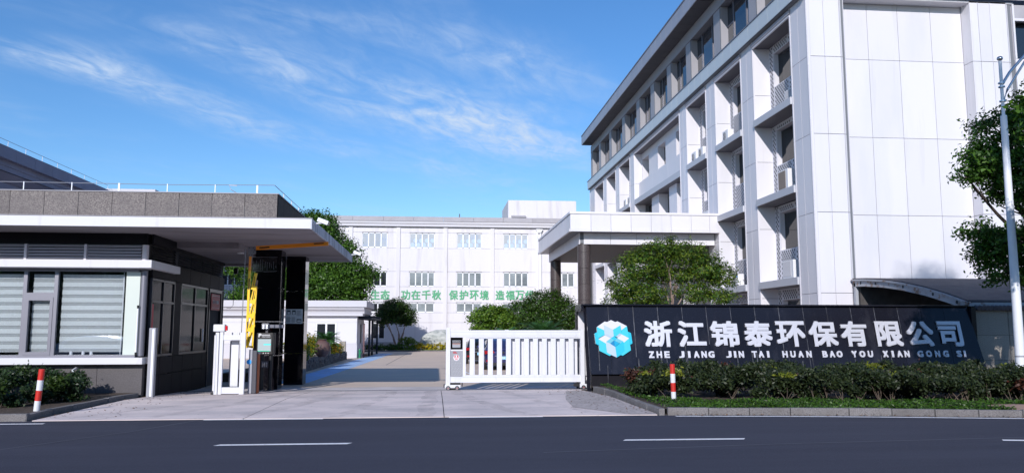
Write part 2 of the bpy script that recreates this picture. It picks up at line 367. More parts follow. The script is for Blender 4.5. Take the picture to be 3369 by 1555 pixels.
def along(x0, x1, o0, o1, z, step=1.0):
    xs = [x0 + (x1 - x0) * i / max(1, int((x1 - x0) / step)) for i in range(max(1, int((x1 - x0) / step)) + 1)]
    return [(x, edge_y(x, o0), z) for x in xs] + [(x, edge_y(x, o1), z) for x in reversed(xs)]
def ribbon(name, x0, x1, o0, o1, z, m, step=1.0, parent=None, kind='structure'):
    p = along(x0, x1, o0, o1, z, step); n = len(p) // 2
    o = MB().add(p, [(i, i + 1, 2 * n - 2 - i, 2 * n - 1 - i) for i in range(n - 1)]).build(name, m, parent)
    if kind: o['kind'] = kind
    return o
road = ribbon('road', -400, 200, -7.4, 0, -.012, 'asphalt', 2)
ribbon('concrete_verge', -400, 200, -10.4, -7.42, -.03, 'concrete_drive', 3)
# road markings
for i, (a, b) in enumerate([(-9.4, -7.4), (-3.2, -1.21), (2.86, 4.82), (8.62, 10.6), (14.6, 16.6)]):
    p = [(a, edge_y(a, -3.64) + (0.02 if a < 0 else .02), -.007), (b - .07, edge_y(b, -3.62), -.007), (b, edge_y(b, -3.48), -.007), (a + .07, edge_y(a, -3.49), -.007)]
    o = MB().add(p, [(0, 1, 2, 3)]).build('lane_dash', 'line_paint', road)
ribbon('edge_line', 4.7, 60, -.30, -.17, -.006, 'line_paint', 1, road, None)
ribbon('edge_line', -60, -6.98, -.55, -.42, -.006, 'line_paint', 1, road, None)
ribbon('edge_line', -4.3, -2.1, -.16, -.05, -.006, 'line_paint', 1, road, None)
ribbon('edge_line', .28, 2.1, -.16, -.04, -.006, 'line_paint', 1, road, None)
# faint tyre-polished seam lines on the asphalt
seam = MB()
for pts in ([(1.5, 11.25), (5, 11.75), (9, 12.1), (14, 12.3)], [(-6.2, 12.0), (-5.0, 14.2), (-4.4, 15.8)]):
    for (a, b), (c, d) in zip(pts, pts[1:]):
        dx, dy = c - a, d - b; l = math.hypot(dx, dy); nx, ny = -dy / l * .02, dx / l * .02
        seam.add([(a - nx, b - ny, -.008), (c - nx, d - ny, -.008), (c + nx, d + ny, -.008), (a + nx, b + ny, -.008)], [(0, 1, 2, 3)])
mat('seam', (.085, .09, .115), .8); seam.build('asphalt_seam', 'seam', road)
# driveway: concrete slabs with recessed joints
drive = empty('driveway', kind='structure')
box('bedding', -7.6, 4.7, 15.96, 20.5, -.30, -.03, 'crack', drive)
MB().add([(-7.6, 20.5, -.03), (4.7, 20.5, -.03), (4.7, 26, -.20), (-7.6, 26, -.20)], [(0, 1, 2, 3)]).build('bedding', 'crack', drive)
xs = [-7.42, -3.6, .19, 4.42]; ys = [15.97, 20.5, 24.55]
for i in range(3):
    for j in range(2):
        x0, x1 = xs[i] + .008, xs[i + 1] - .008; y0, y1 = ys[j] + (.006 if j else 0), ys[j + 1] - .006 * j
        MB().add([(x0, y0, gz(y0)), (x1, y0, gz(y0)), (x1, y1, gz(y1)), (x0, y1, gz(y1)), (x0, y0, gz(y0) - .12), (x1, y0, gz(y0) - .12)], [(0, 1, 2, 3), (0, 1, 5, 4)]).build('concrete_slab', 'concrete_drive', drive)
# gravelly worn strip by the right-hand kerb
ge_ = [(16.05, 3.9, 4.42), (17.6, 3.0, 4.42), (19.5, 3.15, 4.42), (20.5, 3.3, 4.41), (21.6, 3.5, 4.41), (23.3, 3.75, 4.40), (24.0, 4.2, 4.40)]
sheet('gravel_edge', ge_, 'gravel_edge', .006, None, drive)
# faint tyre-darkened bands sweeping in from the road
def stain_fn(n, l, b, vec):
    t = n.new('ShaderNodeTexNoise'); t.inputs['Scale'].default_value = 2.3; t.inputs['Detail'].default_value = 7; l.new(vec, t.inputs['Vector'])
    mr = n.new('ShaderNodeMapRange'); mr.inputs[1].default_value = .40; mr.inputs[2].default_value = .75; mr.inputs[3].default_value = 0; mr.inputs[4].default_value = .24; l.new(t.outputs[0], mr.inputs[0]); l.new(mr.outputs[0], b.inputs['Alpha'])
mat('tyre_stain', (.16, .14, .14), .9, fn=stain_fn)
for x_a, x_b, wd in ((-5.6, -3.9, .30), (-3.9, -2.4, .34), (-1.9, -1.2, .30), (-.2, -.1, .36), (1.9, .6, .32), (3.4, 2.0, .26)):
    rows_ = []
    for q in range(13):
        t = q / 12; y = 16.0 + t * 8.4; x = x_b + (x_a - x_b) * (1 - t) ** 2.2 + .05 * math.sin(q * 1.7 + x_a); rows_.append((y, x - wd / 2, x + wd / 2))
    rows_ = [r_ for r_ in rows_ if r_[0] < 20.45] + [(20.5, rows_[7][1], rows_[7][2])] + [r_ for r_ in rows_ if r_[0] > 20.55]
    sheet('tyre_stain', rows_, 'tyre_stain', .0045, None, drive)
# cracks
ck = MB()
for pts in ([(-6.9, 16.3), (-5.9, 18.4), (-5.0, 20.6)], [(-6.3, 16.0), (-6.1, 16.7), (-6.4, 17.3), (-5.6, 18.9)], [(-3.4, 20.6), (-2.9, 22.4), (-2.7, 24.4)]):
    for (a, b), (c, d) in zip(pts, pts[1:]):
        prev = (a, b)
        for t in range(1, 7):
            q = (a + (c - a) * t / 6 + random.uniform(-.04, .04), b + (d - b) * t / 6)
            dx, dy = q[0] - prev[0], q[1] - prev[1]; l = math.hypot(dx, dy); nx, ny = -dy / l * .004, dx / l * .004
            ck.add([(prev[0] - nx, prev[1] - ny, gz(prev[1]) + .004), (q[0] - nx, q[1] - ny, gz(q[1]) + .004), (q[0] + nx, q[1] + ny, gz(q[1]) + .004), (prev[0] + nx, prev[1] + ny, gz(prev[1]) + .004)], [(0, 1, 2, 3)]); prev = q
ck.build('crack_line', 'crack', drive)
sheet('track_strip', [(24.56, -7.4, 4.42), (25.0, -7.4, 12), (26, -7.4, 17), (26.9, -7.4, 17)], 'concrete_pale', .0)
sheet('yard', [(26.91, -30, 40), (79.9, -30, 40)], 'yard_paving', .0)
yj = MB()
for pts in ([(.9, 26.95), (1.2, 36), (2.0, 50), (2.2, 66)], [(-2.6, 44), (-2.2, 66)]):
    for (a, b), (c, d) in zip(pts, pts[1:]): yj.add([(a - .02, b, -.166), (a + .02, b, -.166), (c + .02, d, -.166), (c - .02, d, -.166)], [(0, 1, 2, 3)])
yj.build('paving_joint', 'crack')['kind'] = 'structure'
MB().add([(-4.46, 29.0, -.166), (-4.10, 39.9, -.166), (-3.8, 50, -.166), (-3.5, 61, -.166), (-3.3, 66.3, -.166), (-4.6, 66.3, -.166), (-4.62, 61, -.166), (-4.9, 52.4, -.166), (-5.4, 35.2, -.166), (-5.55, 29.0, -.166)],
         [tuple(range(10))]).build('path', 'blue_lane')['kind'] = 'structure'
bay_lines = MB()
for a, b, c, d in ((1.35, 36.0, 1.95, 31.0), (1.35, 36.0, 1.2, 47), (4.6, 31.0, 4.2, 37.6)):
    bay_lines.add([(a - .06, b, -.165), (a + .06, b, -.165), (c + .06, d, -.165), (c - .06, d, -.165)], [(0, 1, 2, 3)])
bay_lines.build('parking_line', 'line_paint')['kind'] = 'structure'

def kerb_run(root, pts, lens, wdt=.14, h=.125, side=1):
    """stones laid along a polyline with small gaps"""
    for (ax, ay), (bx, by) in zip(pts, pts[1:]):
        L_ = math.hypot(bx - ax, by - ay); n = max(1, round(L_ / lens)); ux, uy = (bx - ax) / L_, (by - ay) / L_; nx, ny = -uy * side, ux * side
        for i in range(n):
            a = L_ * i / n + .006; b = L_ * (i + 1) / n - .006; hh = h + random.uniform(-.006, .006); o_ = random.uniform(-.006, .006)
            P4 = [(ax + ux * a + nx * o_, ay + uy * a + ny * o_), (ax + ux * b + nx * o_, ay + uy * b + ny * o_), (ax + ux * b + nx * wdt, ay + uy * b + ny * wdt), (ax + ux * a + nx * wdt, ay + uy * a + ny * wdt)]
            z0 = min(gz(P4[0][1]), gz(P4[1][1])) - .1
            mb = MB(); vs = [(x, y, z0) for x, y in P4] + [(x, y, gz(y) * 0.7 + hh) for x, y in P4]
            mb.add(vs, [(0, 3, 2, 1), (4, 5, 6, 7), (0, 1, 5, 4), (1, 2, 6, 5), (2, 3, 7, 6), (3, 0, 4, 7)])
            mb.build('kerb_stone', 'kerb_stone', root, .012)
kr = empty('kerb', kind='structure')
kerb_run(kr, [(x, edge_y(x, .03)) for x in (4.62, 7.04, 8.16, 11.34, 16, 22)], .82)
kerb_run(kr, [(4.46, 16.0), (4.46, 18.9), (4.58, 21.0), (4.6, 23.5)], .95, .12, .11, -1)
kl = empty('kerb', kind='structure')
kerb_run(kl, [(-20, 15.93), (-7.5, 15.95)], .95)
kerb_run(kl, [(-7.50, 15.95), (-7.64, 17.3), (-7.56, 18.9), (-7.52, 21.7)], .95, .12, .10, 1)
# planting beds
MB().add([(4.6, 16.1, .095), (7.0, 15.85, .095), (11.3, 15.0, .095), (22, 12.7, .095), (26, 24.4, .06), (4.6, 24.2, .0)], [tuple(range(6))]).build('planting_bed', 'soil')['kind'] = 'structure'
MB().add([(-30, 16.05, .095), (-7.7, 16.05, .095), (-7.62, 21.8, .07), (-30, 21.8, .07)], [tuple(range(4))]).build('planting_bed', 'soil')['kind'] = 'structure'
dirt = MB(); 
for i in range(9):
    a = i / 8 * math.pi; dirt.add([], [])
dv = [(12.1, 15.3, .10)] + [(12.1 + 1.0 * math.cos(t), 15.3 + .9 * math.sin(t) + .2, .10 + .0 * t) for t in np.linspace(0, 2 * math.pi, 14)[:-1]]
mat('dirt_pale', (.42, .27, .20), .95, noise=(9, (.30, .2, .16), .4, .7), bump=(25, .8, .03))
MB().add([(v[0], v[1], .10) for v in dv[1:]] + [(12.0, 15.55, .17)], [(i, (i + 1) % 13, 13) for i in range(13)]).build('bare_soil_patch', 'dirt_pale')['kind'] = 'structure'

# ------------------------------------------------------------------ foliage
def leaf_mesh(name, cen, nrm, length, width, mats, midx=None):
    """diamond leaves, one quad each"""
    n = len(cen); nrm = nrm / (np.linalg.norm(nrm, axis=1, keepdims=True) + 1e-9)
    a = rng.normal(size=(n, 3)); d = a - (a * nrm).sum(1, keepdims=True) * nrm; d /= (np.linalg.norm(d, axis=1, keepdims=True) + 1e-9)
    s = np.cross(nrm, d); L_ = (length * rng.uniform(.7, 1.3, n))[:, None] / 2; W_ = (width * rng.uniform(.7, 1.3, n))[:, None] / 2
    v = np.stack([cen - d * L_, cen + s * W_ + nrm * L_ * .2, cen + d * L_, cen - s * W_ + nrm * L_ * .2], 1).reshape(-1, 3).astype('f')
    me = bpy.data.meshes.new(name); me.vertices.add(4 * n); me.vertices.foreach_set('co', v.ravel())
    me.loops.add(4 * n); me.loops.foreach_set('vertex_index', np.arange(4 * n, dtype='i'))
    me.polygons.add(n); me.polygons.foreach_set('loop_start', np.arange(0, 4 * n, 4, dtype='i')); me.polygons.foreach_set('loop_total', np.full(n, 4, 'i'))
    for m in mats: me.materials.append(MATS[m])
    if midx is not None: me.polygons.foreach_set('material_index', midx.astype('i'))
    me.update(calc_edges=True); return me
def clumps_to_leaves(clumps, n, tw=None, sig=.35, flat=.7, shell=(.55, 1.0), up=.45):
    """clumps: (x,y,z,rx,ry,rz). Leaves gather round twig points near each clump's shell"""
    vol = np.array([c[3] * c[5] for c in clumps]); share = vol / vol.sum(); C = []; Nn = []
    for c, s in zip(clumps, share):
        k = max(20, int(n * s)); nt_ = max(6, int(k / 34)) if tw is None else max(4, int(tw * s))
        u = rng.normal(size=(nt_, 3)); u /= np.linalg.norm(u, axis=1, keepdims=True); r = rng.uniform(shell[0], shell[1], nt_)[:, None]
        rad = np.array(c[3:6]); P = np.array(c[:3]) + u * r * rad * (1 + rng.normal(size=(nt_, 1)) * .06)
        idx = rng.integers(0, nt_, k); off = rng.normal(size=(k, 3)) * sig * np.array([1, 1, flat])
        C.append(P[idx] + off); Nn.append(u[idx] * .8 + rng.normal(size=(k, 3)) * .55 + np.array([0, 0, up]))
    return np.concatenate(C), np.concatenate(Nn)
def limb(mb, a, b, r0, r1, bend=.12, seg=5, n=6):
    a = Vector(a); b = Vector(b); l = (b - a).length; pts = []
    off = Vector((random.uniform(-1, 1), random.uniform(-1, 1), random.uniform(-.3, .6))) * l * bend
    for i in range(seg + 1):
        t = i / seg; pts.append(a.lerp(b, t) + off * math.sin(math.pi * t) + Vector((random.uniform(-1, 1), random.uniform(-1, 1), 0)) * l * .012)
    mb.tube(pts, [r0 + (r1 - r0) * i / seg for i in range(seg + 1)], n, cap=False); return pts
def tree(name, label, base, clumps, nleaf, lf, leafm, barkm='bark', trunks=None, r=.15, sig=.3, group=None, cat='tree', twigs=None, fork=.35, shell=(.55, 1.0), up=.45):
    root = empty(name, label, cat, base, group); B = Vector(base); mb = MB()
    tops = trunks or [(0, 0, .45)]
    zmin = min(c[2] - c[5] for c in clumps); ztop = max(c[2] for c in clumps); cxm = sum(c[0] for c in clumps) / len(clumps); cym = sum(c[1] for c in clumps) / len(clumps)
    forks = []
    for (dx, dy, f) in tops:
        ft = Vector((dx, dy, (ztop - B.z) * f)); p = limb(mb, (dx * .15, dy * .15, -.1), ft, r, r * .62, .05, 6, 8); forks += p[3:]
    for c in clumps:
        tgt = Vector(c[:3]) - B; src = min(forks, key=lambda q: (q - tgt).length + abs(q.z - tgt.z) * .2 + (5 if q.z > tgt.z + .2 else 0))
        pts = limb(mb, src, tgt, r * .42, r * .14, .12)
        for k in range(5):
            u = Vector((random.gauss(0, 1), random.gauss(0, 1), random.gauss(.2, 1))).normalized()
            limb(mb, pts[random.randint(2, 5)], tgt + Vector((u.x * c[3], u.y * c[4], u.z * c[5])) * .8, r * .16, r * .04, .1, 4, 5)
    mb.build('trunk', barkm, root)
    C, Nn = clumps_to_leaves(clumps, nleaf, twigs, sig, shell=shell, up=up)
    if isinstance(leafm, str): me = leaf_mesh('crown', C - np.array(base), Nn, lf[0], lf[1], [leafm])
    else:
        mi = (rng.random(len(C)) < leafm[2]).astype('i'); me = leaf_mesh('crown', C - np.array(base), Nn, lf[0], lf[1], leafm[:2], mi)
    link('crown', me, root); return root

# ================================================================== GUARD HOUSE with canopy
gh = empty('guard_house', 'dark clad gatehouse with wide white edged canopy roof and striped blinds', 'gatehouse')
# canopy slab and parapet of speckled stone panels
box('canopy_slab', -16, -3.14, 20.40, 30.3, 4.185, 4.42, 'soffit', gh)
piece('fascia', -16, -3.13, 20.36, 20.40, 4.18, 4.43, 'slab_white', gh)
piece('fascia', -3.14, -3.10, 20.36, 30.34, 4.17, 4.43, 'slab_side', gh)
piece('fascia', -16, -3.14, 30.3, 30.34, 4.18, 4.43, 'slab_white', gh)
piece('roof_flashing', -16, -3.09, 20.34, 20.46, 4.432, 4.445, 'cornice_grey', gh)
box('parapet_core', -16, -4.03, 20.60, 25.3, 4.42, 5.04, 'dark_cladding', gh)
px0 = -4.0
jx = [-4.0]
while jx[-1] > -15.6: jx.append(jx[-1] - (.80 if len(jx) > 1 else .80))
for a, b in zip(jx, jx[1:]):
    piece('stone_panel', b + .006, a - .006, 20.55 + random.uniform(-.003, .003), 20.6, 4.44, 5.06, 'speckle', gh)
    piece('joint_filler', b - .006, b + .006, 20.57, 20.60, 4.44, 4.44 + random.choice([.3, .45, .6]), 'joint_white', gh)
for i in range(6): piece('stone_panel', -4.03, -3.99, 20.6 + i * .785, 20.6 + (i + 1) * .785 - .01, 4.44, 5.06, 'dark_cladding', gh)
piece('parapet_cap', -16, -3.97, 20.53, 25.35, 5.062, 5.085, 'cornice_grey', gh)
# soffit beams
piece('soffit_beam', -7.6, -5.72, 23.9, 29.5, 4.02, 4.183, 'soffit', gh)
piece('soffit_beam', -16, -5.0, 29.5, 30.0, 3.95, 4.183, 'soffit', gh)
mb = MB(); mb.lathe([(.10, 0), (.10, .03), (.07, .035)], 0, 0, 14, 0)
o = mb.build('ceiling_light', 'sign_white', gh); o.location = (-5.95, 25.2, 3.985)
# front bay body
box('wall', -16, -7.56, 21.86, 24.0, 3.9, 4.185, 'dark_cladding', gh)        # band above the louvres
piece('wall', -16, -7.60, 22.4, 24.0, 0, 3.9, 'interior', gh)
piece('wall', -7.60, -7.50, 24.02, 29.3, -.2, 4.18, 'interior', gh)
# louvre row
for k, (a, b) in enumerate([(-12.05, -10.59), (-10.53, -9.11), (-9.05, -7.69)]):
    for i in range(5):
        z = 3.53 + i * .078
        m_ = MB(); m_.prism([(21.80, z - .03), (21.865, z + .03), (21.885, z + .03), (21.82, z - .03)], 'x', a, b)
        m_.build('louver_blade', 'louver', gh)
piece('louver_back', -16, -7.6, 21.90, 21.95, 3.46, 3.9, 'black_plastic', gh)
for x in (-12.08, -10.56, -9.08): piece('mullion', x - .03, x + .03, 21.79, 21.9, 3.46, 3.88, 'louver', gh)
m_ = MB(); m_.tube([(-7.60, 21.88, 3.46), (-7.60, 21.88, 3.88)], .085, 16); m_.build('corner_post', 'louver', gh)
# white ledge over the window
box('window_canopy', -16, -7.27, 21.40, 23.77, 3.25, 3.45, 'slab_white', gh, .006)
# window wall frames, front
fy0, fy1 = 21.78, 21.86
def bar(x0, x1, z0, z1, y0=fy0, y1=fy1, nm='window_frame', m_='frame_grey', par=gh): return piece(nm, x0, x1, y0, y1, z0, z1, m_, par)
bar(-16, -7.7, .965, 1.03); bar(-16, -7.7, 3.17, 3.25)
for x in (-10.50, -9.74): bar(x - .045, x + .045, 1.03, 3.17)
for x in (-13.4, -14.2): bar(x - .04, x + .04, 1.03, 3.17)
bar(-10.455, -9.785, 2.50, 2.62)
for (a, b, c, d) in ((-10.455, -10.38, 1.03, 2.5), (-9.86, -9.785, 1.03, 2.5), (-10.38, -9.86, 1.03, 1.11), (-10.38, -9.86, 2.42, 2.5)): bar(a, b, c, d, 21.765, 21.85, 'casement_frame')
m_ = MB(); m_.tube([(-7.585, 21.86, 1.0), (-7.585, 21.86, 3.2)], .085, 18); m_.build('corner_post', 'frame_grey', gh)
for a, b, c, d in ((-13.36, -10.545, 1.03, 3.17), (-10.455, -9.785, 2.62, 3.17), (-10.38, -9.86, 1.11, 2.42), (-9.695, -8.02, 1.03, 3.17)): piece('window_pane', a, b, 21.82, 21.826, c, d, 'window_glass', gh)
piece('window_pane', -8.02, -7.67, 21.815, 21.83, 1.03, 3.17, 'panel_pale', gh)
piece('pull_cord', -8.10, -8.085, 21.845, 21.855, 1.03, 3.15, 'sign_white', gh)
# zebra blinds
for a, b in ((-13.3, -10.56), (-10.36, -9.74), (-9.64, -8.10)):
    z = 3.10; k = 0
    while z > 1.16:
        hgt = .125 if k % 2 == 0 else .075
        yy = 21.93 if k % 2 == 0 else 21.945
        piece('blind_strip', a, b, yy, yy + .006, z - hgt + .004, z, 'blind_a' if k % 2 == 0 else 'blind_b', gh); z -= hgt; k += 1
piece('room_back_wall', -16, -7.65, 22.37, 22.4, .95, 3.2, 'interior', gh)
# desk things just inside, seen under the blind
piece('window_shelf', -13, -7.8, 21.88, 22.3, 1.0, 1.035, 'blind_b', gh)
for x in (-9.35, -9.05, -8.85, -11.4): m_ = MB(); m_.tube([(x, 21.97, 1.035), (x, 21.97, 1.12)], .04, 10); m_.build('cup', 'sign_white', gh)
# sill and low wall
box('window_sill', -16, -7.43, 21.55, 22.3, .80, .965, 'slab_white', gh, .006)
for a, b in ((-16, -13.6), (-13.58, -11.2), (-11.19, -8.62), (-8.61, -7.50)): piece('stone_panel', a, b, 21.80, 21.9, -.02, .80, 'speckle_low', gh)
piece('low_wall', -16, -7.52, 21.9, 22.4, -.1, .80, 'speckle_low', gh)
m_ = MB(); m_.tube([(-9.1, 21.6, .55), (-9.1, 21.55, .60), (-9.1, 21.55, .66), (-9.1, 21.72, .70), (-9.1, 21.8, .70)], .028, 8); m_.build('drain_pipe', 'sign_white', gh)
# white tube handle by the corner and the white faced post
m_ = MB(); m_.tube([(-7.66, 21.72, 1.10), (-7.66, 21.72, 2.22)], .022, 8); o = m_.build('tube_light', 'sign_white', gh)
m_ = MB(); m_.tube([(-7.66, 21.72, 1.02), (-7.66, 21.72, 1.10)], .026, 8); m_.tube([(-7.66, 21.72, 2.22), (-7.66, 21.72, 2.30)], .026, 8); m_.build('tube_bracket', 'black_plastic', o)
pe = empty('sensor_post', 'slim grey post with white front strip beside the gatehouse corner', 'post', (-7.27, 21.75, 0))
m_ = MB().box(-.085, .085, -.02, .14, -.05, 1.72); m_.build('post_body', 'grey_paint', pe, .01)
m_ = MB().box(.0, .055, -.032, -.021, -.02, 1.69); m_.build('light_strip', 'sign_white', pe)
# side wall (faces the drive): dark cladding, windows and door
SX = -7.44
def sp(nm, y0, y1, z0, z1, m_='dark_cladding', dx=0., t=.05, par=gh): return piece(nm, SX - t + dx, SX + dx, y0, y1, z0, z1, m_, par)
for (a, b) in ((22.05, 22.9), (22.92, 23.98), (24.0, 24.9), (24.92, 25.9), (25.92, 26.9), (26.92, 27.40)):
    for c, d in ((-.2, .46), (.48, .94)): sp('cladding_panel', a, b, c, d)
for a, b in ((22.05, 23.98), (24.0, 25.3), (25.32, 26.4), (26.42, 27.5), (27.52, 28.6), (28.62, 29.3)): sp('cladding_panel', a, b, 3.05, 3.48); 
for a, b in ((22.0, 23.98), (24.0, 25.3), (25.32, 26.4), (26.42, 27.5), (27.52, 28.6), (28.62, 29.3)): sp('cladding_panel', a, b, 3.92, 4.18)
sp('cladding_panel', 23.98, 24.50, .96, 3.03); sp('cladding_panel', 27.35, 27.45, .96, 3.03); sp('cladding_panel', 28.98, 29.3, -.2, 3.03)
for k, (a, b) in enumerate(((22.1, 23.9), (24.3, 25.4), (25.5, 26.6), (26.7, 27.8), (27.9, 29.0))):
    for i in range(5): m_ = MB(); z = 3.55 + i * .075; m_.prism([(SX - .01, z - .025), (SX - .07, z + .03), (SX - .085, z + .03), (SX - .025, z - .025)], 'y', a, b); m_.build('louver_blade', 'dark_frame', gh)
piece('louver_back', SX - .12, SX - .1, 22, 29.3, 3.46, 3.92, 'black_plastic', gh)
def side_window(y0, y1, z0, z1, zt, ym):
    f = sp('window_frame', y0, y1, z0, z0 + .06, 'dark_frame', .0, .08)
    for a, b, c, d in ((y0, y1, z1 - .06, z1), (y0, y0 + .06, z0, z1), (y1 - .06, y1, z0, z1), (ym - .03, ym + .03, z0, z1), (y0, y1, zt - .03, zt + .03)): sp('window_frame', a, b, c, d, 'dark_frame', .0, .07)
    for a, b in ((y0 + .06, ym - .03), (ym + .03, y1 - .06)):
        for c, d in ((z0 + .06, zt - .03), (zt + .03, z1 - .06)): piece('window_pane', SX - .04, SX - .035, a, b, c, d, 'glass_side', gh)
side_window(22.05, 23.95, .96, 3.03, 2.42, 23.0)
side_window(24.52, 27.35, .96, 3.03, 2.45, 25.95)
piece('notice_strip', SX - .03, SX - .028, 22.15, 22.32, 1.55, 2.35, 'red_sign', gh)
sp('window_handle', 26.85, 26.95, 1.30, 1.72, 'sign_white', .01, .02)
# door opening and red sign over it
piece('door_leaf', SX - .30, SX - .26, 27.47, 28.97, -.2, 2.3, 'black_gloss', gh)
for a, b, c, d in ((27.45, 27.52, -.2, 3.03), (28.92, 28.98, -.2, 3.03), (27.5, 28.95, 2.92, 3.03)): sp('door_frame', a, b, c, d, 'dark_frame', .02, .12)
rs = empty('door_sign', 'dark red sign with pale lettering above the gatehouse door', 'sign', (SX, 28.1, 2.6))
MB().box(.03, .05, -.52, .52, -.27, .27).build('board', 'red_sign', rs)
for i, (a, b) in enumerate(((-.34, -.27), (-.20, -.12), (-.04, .04), (.09, .34))): MB().box(.051, .056, a, b, -.05, .06).build('lettering', 'joint_white', rs)
MB().box(.051, .054, -.44, .44, .20, .215).box(.051, .054, -.44, .44, -.19, -.18).build('border_line', 'joint_white', rs)
# intercom speaker on the far corner of the side wall
ic = empty('gooseneck_speaker', 'small black speaker on bracket at the gatehouse back corner', 'speaker', (-7.35, 29.4, 3.55))
m_ = MB(); m_.tube([(0, 0, 0), (.25, 0, .02), (.27, 0, .12)], .012, 6); m_.tube([(.20, 0, -.02), (.22, 0, -1.0), (.12, 0, -1.12), (0, 0, -1.1)], .010, 6); m_.build('bracket', 'black_plastic', ic)
m_ = MB(); m_.box(.20, .34, -.06, .06, .10, .32); m_.build('speaker_body', 'black_plastic', ic, .03)
# lightning-protection wire on short white stakes along the parapet
lw = empty('lightning_wire', 'thin roof wire on short white stakes above the speckled parapet', 'roof wire', (0, 0, 0))
m_ = MB(); m_.tube([(-16, 20.75, 5.31), (-9.9, 20.75, 5.31), (-6.9, 20.75, 5.30), (-4.12, 20.75, 5.33)], .009, 5); m_.tube([(-4.12, 20.75, 5.33), (-4.12, 25.2, 5.32)], .009, 5)
m_.tube([(-5.05, 20.73, 5.30), (-5.25, 20.74, 5.31), (-5.2, 20.75, 5.2), (-5.0, 20.78, 5.085)], .010, 5); m_.build('wire', 'wire', lw)
for x in (-13.6, -12.4, -11.3, -10.2, -9.06, -7.93, -6.76, -5.59, -4.55):
    m_ = MB(); hw = .022 if x in (-7.93, -4.55) else .010; m_.box(x - hw, x + hw, 20.74, 20.76, 5.08, 5.32); m_.build('stake', 'sign_white', lw)
for y in (22, 23.2, 24.4): m_ = MB(); m_.box(-4.13, -4.11, y - .01, y + .01, 5.08, 5.32); m_.build('stake', 'wire', lw)

# ---- CCTV cameras on the canopy edge
def cctv(loc, label, s=1.0, rot=0, group='security cameras on the canopy edge'):
    r_ = empty('security_camera', label, 'camera', loc, group)
    r_.rotation_euler.z = rot
    m_ = MB(); m_.tube([(-.02, 0, -.10), (.16 * s, 0, -.09), (.20 * s, 0, -.03)], .018, 6); m_.build('bracket', 'sign_white', r_)
    m_ = MB(); m_.box(.06 * s, .36 * s, -.055, .055, -.03, .08); o = m_.build('housing', 'sign_white', r_, .015); o.rotation_euler.y = .35
    m_ = MB(); m_.box(.37 * s, .40 * s, -.05, .05, -.03, .07); m_.build('lens_hood', 'black_plastic', o)
    return r_
cctv((-3.08, 20.75, 4.46), 'white security camera on the front corner of the canopy roof', .95)
cctv((-3.08, 29.9, 4.52), 'white security camera on the rear corner of the canopy roof', .95)

# ---- two polished pillars under the canopy
def pillar(x0, x1, y0, y1, label):
    r_ = empty('pillar', label, 'pillar', ((x0 + x1) / 2, (y0 + y1) / 2, -.17), 'polished pillars under the canopy')
    hx, hy = (x1 - x0) / 2, (y1 - y0) / 2
    for z0, z1 in ((0, 1.05), (1.056, 2.10), (2.106, 3.15), (3.156, 4.352)): MB().box(-hx, hx, -hy, hy, z0, z1).build('granite_slab', 'pillar_polish', r_, .004)
    return r_
P1 = pillar(-5.66, -4.87, 26.0, 26.72, 'polished black granite pillar behind the yellow barrier arm')
P2 = pillar(-5.10, -4.46, 28.2, 28.9, 'polished black granite pillar carrying the pale notice sheet')
fr = empty('plastic_frame', 'clear plastic covered board high on the pillar behind the barrier', 'frame', (-5.37, 25.98, 3.72))
MB().box(-.38, .38, -.02, -.005, -.23, .23).build('sheet', 'black_gloss', fr)
m_ = MB()
for x in np.linspace(-.34, .34, 11): m_.tube([(x, -.03, -.2 + random.uniform(0, .1)), (x + random.uniform(-.02, .02), -.032, random.uniform(.0, .2))], .004, 4)
m_.tube([(-.38, -.03, -.22), (-.2, -.03, -.20), (0, -.03, -.23), (.38, -.03, -.21)], .005, 4); m_.tube([(-.38, -.03, .23), (.38, -.03, .23)], .005, 4); m_.build('plastic_fold', 'wire', fr)
nb = empty('notice_board', 'pale printed notice sheet fixed on the front of the black pillar', 'notice', (-4.80, 28.19, 2.135))
MB().box(-.285, .285, -.015, 0, -.245, .245).build('sheet', 'paper', nb)
m_ = MB()
for k in range(11):
    for (a, b) in ((-.25, -.10), (-.08, .05)):
        m_.box(a, b - random.uniform(0, .03), -.019, -.016, -.03 - k * .017 - .004, -.03 - k * .017 + .002)
for k in range(8): m_.box(.08, .25 - random.uniform(0, .05), -.019, -.016, .20 - k * .024 - .004, .20 - k * .024 + .003)
m_.box(-.24, -.12, -.019, -.016, .06, .21); m_.box(-.07, .05, -.019, -.016, .06, .21); m_.box(.09, .25, -.019, -.016, -.2, -.09)
m_.build('print', 'ink', nb)
m_ = MB(); m_.box(-.22, -.14, -.022, -.02, .07, .15); m_.box(-.05, .03, -.022, -.02, .07, .15); m_.box(.11, .23, -.022, -.02, -.18, -.13); m_.build('photo_print', 'paper', nb)

# ---- vehicle barrier with raised jointed arm
bar_r = empty('barrier_gate', 'raised yellow barrier arm folded over with folded lattice below', 'barrier', (-5.09, 23.3, -.01)); bar_r.scale = (.925,) * 3
m_ = MB(); m_.box(-.02, .19, .0, .28, -.12, 1.10); m_.build('cabinet', 'orange', bar_r, .012)
m_ = MB(); m_.box(.06, .09, -.012, -.001, -.05, 1.10); m_.box(-.03, .20, -.01, .29, 1.10, 1.17); m_.build('cabinet_trim', 'grey_paint', bar_r)
m_ = MB(); m_.prism([(-.20, 1.28), (-.13, 1.28), (-.115, 3.6), (-.185, 3.6)], 'y', -.05, .0); arm = m_.build('arm', 'yellow', bar_r, .004)
m_ = MB(); m_.prism([(-.185, 3.6), (-.115, 3.6), (-.11, 4.12), (-.18, 4.12)], 'y', -.05, 0); m_.build('arm_head', 'boom_orange', bar_r, .004)
m_ = MB()
for z in (1.9, 3.2): m_.box(-.168, -.135, -.056, -.051, z - .17, z + .17)
